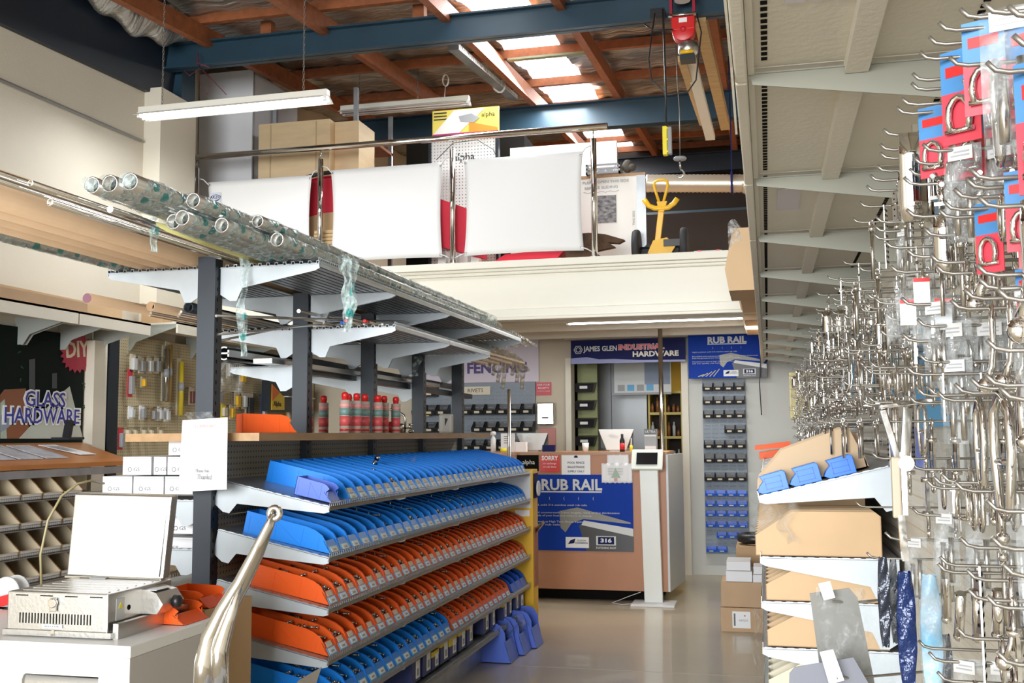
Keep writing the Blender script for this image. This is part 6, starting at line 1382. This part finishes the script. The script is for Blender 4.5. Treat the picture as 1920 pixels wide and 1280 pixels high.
wallcard(1760,920,1800,985,.36,paper,'tilted white label card hanging among the hooks','pack_card')
# clear long tubes in packs
for k,(x,y0,y1) in enumerate(((1795,660,930),(1818,650,930),(1832,660,900),(1780,840,1010),(1850,850,950))):
    a=at(x,y0,X=.40); b=at(x,y1,X=.40); t=thing('packed_tube','clear-bagged white and steel tube hanging on the right wall, %s from the blue card'%ordn(k),'tube pack',(.40,a.y,b.z),0,'clear-bagged tubes')
    MB().cyl((.40,a.y,a.z-.02),(.40,a.y,b.z+.02),.009,8).build('packed_rod',steelb if k%2 else white,t); MB().tube([(.40,a.y,a.z),(.40,a.y,(a.z+b.z)/2),(.40,a.y,b.z)],[.006,.022,.018],8).build('clear_sleeve',wrap,t)
# dark blue pouches and cyan pack, low near
def pouch(x0,x1,y0,y1,X,mt,lab,film_=True,name='blue_pouch'):
    a=at((x0+x1)/2,y0,X=X); b=at((x0+x1)/2,y1,X=X); w=(x1-x0)/1957*a.y*.95
    t=thing(name,lab,'pouch',(X,a.y,b.z),0)
    def body(sc,c,e):
        n=14
        def fn(u,v):
            an=2*pi*u; wv=w*.5*sc*(sin(pi*(.12+.80*v))**.45); return (X+wv*cos(an),a.y+wv*.42*sin(an)+.003*sin(v*17+an*2),a.z-(a.z-b.z)*v+e*sin(an*3+v*9))
        return MB().grid(fn,16,18)
    body(.86,0,.002).build('pouch_body',mt,t)
    if film_: body(1.05,0,.004).build('clear_wrap',wrap,t)
    return t
dkb=M('dark_blue_gloss',(.006,.02,.09),.14,.1,bump=.8,bscale=30); dkt=M('dark_grey_gloss',(.03,.035,.05),.15,.3,bump=.6,bscale=30)
pouch(1642,1668,1045,1200,.17,dkt,'dark grey glossy pouch hanging low on the right, leftmost of three',film_=False)
pouch(1664,1684,1050,1195,.19,dkt,'narrow dark grey pouch between the leftmost pouch and the blue one')
pouch(1676,1716,1072,1278,.20,dkb,'dark navy glossy pouch in clear wrap hanging low on the right',film_=False)
pouch(1720,1764,1078,1300,.26,M('cyan_pack_print',(.10,.48,.78),.3,bump=.5,bscale=20,var=.3,scale=14,col2=(.75,.80,.84)),'bright cyan and white printed pack hanging low on the right',name='cyan_pack')
pouch(1762,1785,1190,1330,.30,dkt,'grey rod pack just right of the cyan pack',name='grey_pack')
for k,(x,y0,y1) in enumerate(((1802,1112,1192),(1834,1105,1195),(1872,1105,1190),(1775,1030,1160))):
    a=at(x,y0,X=.27); b=at(x+(-4 if k==0 else 0),y1,X=.27); 
    MB().cyl(a,b,.0075,12).sph(b,.0085,8,6).build('polished_tube',chrome,label='short polished tube handle low on the right, %s from the cyan pack'%ordn(k if k<3 else 3),cat='handle',group='short tube handles')
P=at(1905,1190,X=.30); MB().prism([(P.y-.05,P.z),(P.y,P.z+.045),(P.y+.05,P.z),(P.y,P.z-.045)],'x',.298,.302).build('diamond_plate',steelb,label='diamond-shaped steel plate near the right edge',cat='plate',bev=.001)
# tilted clear bags mid right
for k,(x,y,w,h,X) in enumerate(((1725,560,.07,.07,.24),(1765,600,.08,.08,.26),(1700,600,.06,.08,.22))):
    P=at(x,y,X=X); t=thing('clear_bag','crinkled clear bag of fittings with red-edged label, middle of the hooks, %s'%ordn(k),'bag',tuple(P),0)
    MB().grid(lambda u,v:(P.x-w/2+w*u,P.y+.018*sin(u*6+v*3),P.z+h/2-h*v+.008*sin(u*9)),12,10).grid(lambda u,v:(P.x-w/2+w*u,P.y+.02+.018*cos(u*5+v*4),P.z+h/2-h*v),12,10).build('bag_film',bagm,t)
    MB().box(P.x-.012,P.y-.022,P.z-.01,P.x+.012,P.y-.02,P.z+.03).build('white_label',paper,t); MB().box(P.x-.012,P.y-.0235,P.z+.024,P.x+.012,P.y-.022,P.z+.03).build('red_edge',redp,t)
# triangular bracket and wooden-handled item
for k,(x,y) in enumerate(((1690,762),)):
    P=at(x,y,X=.22); tb2=thing('folding_bracket','polished triangular folding bracket hanging above the sloping shelf','bracket',tuple(P))
    MB().bar(P+Vector((-.035,0,0)),P+Vector((.05,0,.01)),.02,.008).bar(P+Vector((-.03,0,-.005)),P+Vector((.0,0,-.12)),.012,.01,up=(0,1,0)).bar(P+Vector((.01,0,0)),P+Vector((-.002,0,-.125)),.016,.012,up=(0,1,0)).build('bracket_arms',chrome,tb2,bev=.002)
P=at(1688,868,X=.20); wv=thing('capstan_handle','pale-handled steel winch tool hanging beside the sloping shelf','tool',tuple(P))
MB().box(P.x-.014,P.y-.006,P.z-.085,P.x+.0,P.y+.006,P.z+.01).build('pale_grip',M('tan_grip',(.40,.33,.24),.5),wv,bev=.003); MB().box(P.x+.0,P.y-.006,P.z-.08,P.x+.008,P.y+.006,P.z).cyl((P.x+.008,P.y-.008,P.z),(P.x+.008,P.y+.008,P.z),.012,12).build('steel_arm',steelb,wv)
MB().bar((P.x-.002,P.y,P.z-.08),(P.x+.002,P.y,P.z-.15),.010,.014,up=(0,1,0)).build('lower_blade',chrome,wv)
# ---- sheet steel packs at the bottom foreground ----
YF=2.15
def sheetpack(pts,Y,mt,lab,name,th=.002):
    P=[at(x,y,Y=Y) for x,y in pts]; t=thing(name,lab,'sheet pack',(P[0].x,Y,min(p.z for p in P)))
    MB().prism([(p.x,p.z) for p in P][::-1],'y',Y,Y+th).build('steel_sheet',mt,t); return t
t=sheetpack([(1518,1112),(1592,1102),(1608,1120),(1640,1280),(1660,1420),(1560,1420)],YF,M('dull_sheet',(.17,.165,.15),.55,.3,spec=.3),'large dull steel sheet in a clear sleeve with a white tag, bottom right foreground','sheet_pack')
P=at(1590,1190,Y=YF); MB().grid(lambda u,v:(at(1530+90*u+40*v*u,1100,Y=YF-.01).x+ .03*v*u,YF-.012+.012*sin(u*7+v*3),at(1530,1098+230*v,Y=YF).z),16,18).build('clear_sleeve',bagm,t)
t2=sheetpack([(1480,1262),(1490,1250),(1600,1232),(1640,1300),(1640,1420),(1476,1420)],YF-.12,M('blue_grey_sheet',(.15,.155,.18),.5,.3,spec=.3),'rounded steel plate at the bottom edge with a white tag','sheet_pack')
for k,(t_,q,Y) in enumerate(((t,[(1534,1094),(1556,1089),(1566,1120),(1545,1125)],YF-.03),(t2,[(1537,1222),(1562,1217),(1583,1275),(1555,1283)],YF-.15))):
    P=[at(x,y,Y=Y) for x,y in q]
    MB().prism([(p.x,p.z) for p in P][::-1],'y',Y,Y+.0015).build('white_tag',paper,t_)
    c=sum((p for p in P),Vector())/4; Q=[c+(p-c)*.6 for p in P]; MB().prism([(p.x,p.z) for p in Q][::-1],'y',Y-.0006,Y).build('tag_print',tag_m if k else lgrey,t_)
    MB().tube([c+Vector((.008,.0,-.02)),c+Vector((.05,.06,-.03)),Vector((RX,Y+.12,c.z-.0))],.0025,6).build('tag_hook',wire,t_)
# far gloves/cloth at the end of the wall
P=at(1492,740,Y=9.6); MB().box(.2,9.55,P.z-.22,.469,9.7,P.z+.2).build('yellow_bundle',M('straw_bundle',(.62,.55,.30),.7,var=.3,scale=12),label='straw-yellow bundle hanging at the far end of the right wall',cat='bundle',bev=.01)

P=at(1897,880,X=.30); a=at(1897,1190,X=.30)
MB().grid(lambda u,v:(.285+.05*u+.004*sin(v*20),P.y-.01+.02*sin(u*4),P.z+.05-(P.z-a.z)*v*1.05),8,24).build('long_clear_bag',bagm,label='long narrow clear bag hanging near the right edge of the hooks',cat='bag')
# ================= foreground left =================
BZ=.86
be=thing('display_bench','white bench cabinet with an open front carrying the steel barbecue','cabinet',(-2.3,2.95,0))
bx1=-1.778; by0=2.69; by1=3.17
wg=M('bench_white',(.80,.80,.78),.4)
MB().box(-3.3,by0,BZ-.035,bx1,by1,BZ).build('bench_top',wg,be,bev=.003)
MB().box(bx1-.05,by0+.0,.0,bx1,by1,BZ-.035).build('side_panel',M('bench_side_grey',(.52,.50,.47),.5),be)
MB().box(-3.3,by0,BZ-.09,bx1-.05,by0+.03,BZ-.035).build('front_rail',wg,be)
MB().box(bx1-.10,by0,0,bx1-.05,by0+.03,BZ-.09).build('front_stile',wg,be)
MB().box(-3.3,by1-.02,0,bx1-.05,by1,BZ-.035).build('back_panel',lgrey,be)
MB().box(-2.19,by0+.06,.40,-1.90,by0+.40,.755).build('appliance',steelb,label='stainless appliance box inside the white bench cabinet',cat='appliance',bev=.02)
MB().box(-3.3,by0+.03,.36,bx1-.05,by1-.02,.40).build('inner_shelf',wg,be)
# barbecue
bq=thing('marine_barbecue','small stainless steel barbecue with its lid open on the white bench','barbecue',(-2.1,2.95,BZ))
a=at(12,1180,Y=2.76); b=at(203,1115,Y=2.76); x0,x1=a.x,b.x; z0=BZ+.018; z1=.992
MB().box(x0,2.76,z0,x1,3.10,z1).build('fire_box',steelb,bq,bev=.004)
MB().box(x0-.01,2.755,BZ+.004,x1+.015,3.12,BZ+.02).build('drip_tray',steelb,bq)
MB().hexa([(x1+.012,2.77,BZ),(x1+.03,2.77,BZ),(x1+.03,3.16,BZ),(x1+.012,3.16,BZ),(x1+.012,2.77,BZ+.045),(x1+.03,2.77,BZ+.045),(x1+.03,3.16,BZ+.045),(x1+.012,3.16,BZ+.045)]).build('side_rail',steelb,bq)
for k in range(24):
    if k<24: pass
m=MB()
for k in range(24): xx=x0+.045+k*.0105; m.box(xx,2.7585,z0+.022,xx+.003,2.7595,z0+.052)
for k in range(4): xx=x0+.03+k*.085; m.box(xx,2.7585,z1-.012,xx+.042,2.7595,z1-.009)
m.build('vent_slots',dark,bq)
MB().box(x0+.125,2.757,z0+.010,x0+.195,2.7588,z0+.020).build('name_strip',paper,bq); text('SEA COOK',.006,(x0+.16,2.7565,z0+.015),(1,0,0),(0,0,1),greyp,bq,w=.05)
cx=x0+.165
MB().box(cx-.011,2.75,z1-.055,cx+.011,2.757,z1-.015).cyl((cx,2.745,z1-.03),(cx,2.757,z1-.03),.014,12).build('latch',chrome,bq,bev=.002)
MB().box(cx-.004,2.752,BZ+.006,cx+.006,2.757,BZ+.022).build('tray_catch',chrome,bq)
MB().box(x1,2.80,z0+.03,x1+.0012,2.84,z1-.02).build('warning_label',lgrey,bq); MB().prism([(2.81,z1-.05),(2.832,z1-.05),(2.821,z1-.032)],'x',x1+.0012,x1+.002).build('warning_triangle',yellowb,bq)
MB().cyl((x1,2.865,z0+.06),(x1+.001,2.865,z0+.06),.008,12).build('side_hole',dark,bq)
MB().prism([(x1,z0+.03),(x1+.055,z0+.03),(x1+.075,z0+.06),(x1+.05,z1-.02),(x1,z1-.01)],'y',2.93,3.05).build('control_box',steelb,bq)
MB().lathe([(.02,0),(.019,.018),(.012,.022)],(x1+.072,3.0,z0+.06),16,'x').build('control_knob',black,bq); MB().box(x1+.012,2.94,z1-.014,x1+.045,3.03,z1-.0125).build('control_label',tag_m,bq)
m=MB()
for k in range(7): m.box(x0+.03,2.79+.045*k,z1,x1-.02,2.80+.045*k,z1+.0015)
m.build('grill_bars',steelb,bq)
# lid, leaning back
ld=MB(); A=[(140,925),(322,930),(305,1087),(125,1078)]
P=[at(x,y,Y=3.12 if y<1000 else 3.07) for x,y in A]
n=Vector((0,1,.1)).normalized()*.04
ld.hexa([P[3],P[2],P[2]+n,P[3]+n,P[0],P[1],P[1]+n,P[0]+n]).build('lid',steelb,bq,bev=.004)
Q=[p+Vector((dx,-.004,dz)) for p,dx,dz in zip(P,(.025,-.012,-.012,.025),(-.018,-.018,.010,.010))]
nn=Vector((0,.003,0))
MB().hexa([Q[3],Q[2],Q[2]+nn,Q[3]+nn,Q[0],Q[1],Q[1]+nn,Q[0]+nn]).build('lid_liner',cardw,bq)
MB().box(P[3].x,3.06,z1,P[2].x,3.08,z1+.006).build('hinge_bar',steel,bq)
MB().box(P[3].x+.1,3.05,z1-.001,P[3].x+.16,3.075,z1+.004).build('hinge_plate',greyp,bq)
# orange bin beside barbecue
o=bin_proto(orangep,'orange parts bin standing on the white bench beside the barbecue',W=.15,L=.17,H=.06,cards=0,inner=False,name='bench_parts_bin')
p=at(345,1165,Z=BZ); o.location=(-1.97,3.085,BZ+.001); o.scale=(1.0,1,1)
o2=dup(o,(-2.02,3.32,.875),label='orange parts bin behind the barbecue, partly hidden by its lid') 
MB().box(-2.3,3.22,0,-1.85,3.55,.873).build('stock_crate',kraftd,label='brown crate behind the white bench holding an orange bin',cat='crate')
# white reel with red clamp
rl_=thing('rope_reel','white reel on a red bracket at the left edge beside the barbecue','reel',(-2.5,3.25,.86))
c=at(22,1108,Y=3.3)
MB().lathe([(.0,-.03),(.055,-.03),(.055,-.022),(.045,-.02),(.045,.02),(.055,.022),(.055,.03),(.0,.03)],(c.x,3.3,c.z),24,'y').build('white_drum',lgrey,rl_)
a=at(0,1128,Y=3.2); b=at(62,1110,Y=3.2); MB().bar(a,b,.02,.035).build('red_bar',redp,rl_); MB().cyl(b+Vector((-.03,-.02,-.002)),b+Vector((-.03,.0,-.002)),.009,10).build('bar_bolt',steel,rl_)
a=at(3,1140,Y=3.2); b=at(3,1185,Y=3.2); MB().bar(a,Vector((a.x,3.2,BZ)),.03,.03,up=(0,1,0)).build('red_leg',redp,rl_)
MB().bar(Vector((a.x,3.2,BZ)),Vector((a.x,3.2,0)),.03,.03,up=(0,1,0)).build('stand_leg',greyp,rl_)
# brass coloured cable arching up
MB().tube([at(103,1178,Y=3.0),at(100,1140,Y=3.05),at(78,1100,Y=3.3),at(76,1040,Y=3.3),at(90,975,Y=3.3),at(115,930,Y=3.35),at(145,907,Y=3.4),at(170,901,Y=3.45),at(195,906,Y=3.6)][2:],.0045,8).build('arched_cable',M('olive_cable',(.32,.27,.14),.4),label='olive-brown cable arching up from behind the barbecue',cat='cable')
# polished anchor
an=thing('anchor','polished stainless steel anchor standing in front of the bin shelves','anchor',(-1.2,2.35,.55))
Y0=2.35
pts=[(513,962),(505,985),(480,1040),(455,1090),(425,1140),(402,1190),(394,1235),(392,1290)]
w=[.024,.034,.050,.058,.068,.084,.098,.104]
def shank(): 
    P=[at(x,y,Y=Y0) for x,y in pts]; m=MB()
    m.tube(P,[q*.52 for q in w],16,flat=.62); return m
shank().build('shank',chrome,an)
e=at(515,962,Y=Y0); MB().tube([(e.x+.013*cos(k*pi/8),Y0,e.z+.013*sin(k*pi/8)) for k in range(16)],.0085,10,closed=True).build('shank_eye',chrome,an)
P=[at(x,y,Y=Y0-.02) for x,y in ((455,1085),(430,1160),(412,1215),(410,1290))]; MB().tube(P,[.004,.016,.022,.024],10).build('shank_rib',chrome,an)
tip=at(603,1250,Y=2.30); base=at(500,1320,Y=2.45)
MB().add([tip,at(560,1275,Y=2.32),at(520,1330,Y=2.40),base+Vector((-.15,.1,-.12)),at(590,1290,Y=2.42),tip+Vector((-.002,.006,-.003)),at(560,1279,Y=2.335),at(520,1335,Y=2.42),base+Vector((-.15,.11,-.13))],[(0,1,2,3,4),(5,8,7,6),(0,5,6,1),(1,6,7,2),(2,7,8,3)]).build('fluke',chrome,an)
b0=at(392,1290,Y=Y0)
MB().tube([b0,b0+Vector((.03,0,-.12)),b0+Vector((.15,.03,-.16)),base+Vector((-.05,.05,-.06))],[.03,.035,.04,.03],12,flat=.6).build('crown',chrome,an)
bb=b0+Vector((.08,0,-.2))
MB().box(bb.x-.16,Y0-.14,0,bb.x+.2,Y0+.16,bb.z).build('anchor_plinth',cardw,label='plain white plinth carrying the polished anchor',cat='plinth')
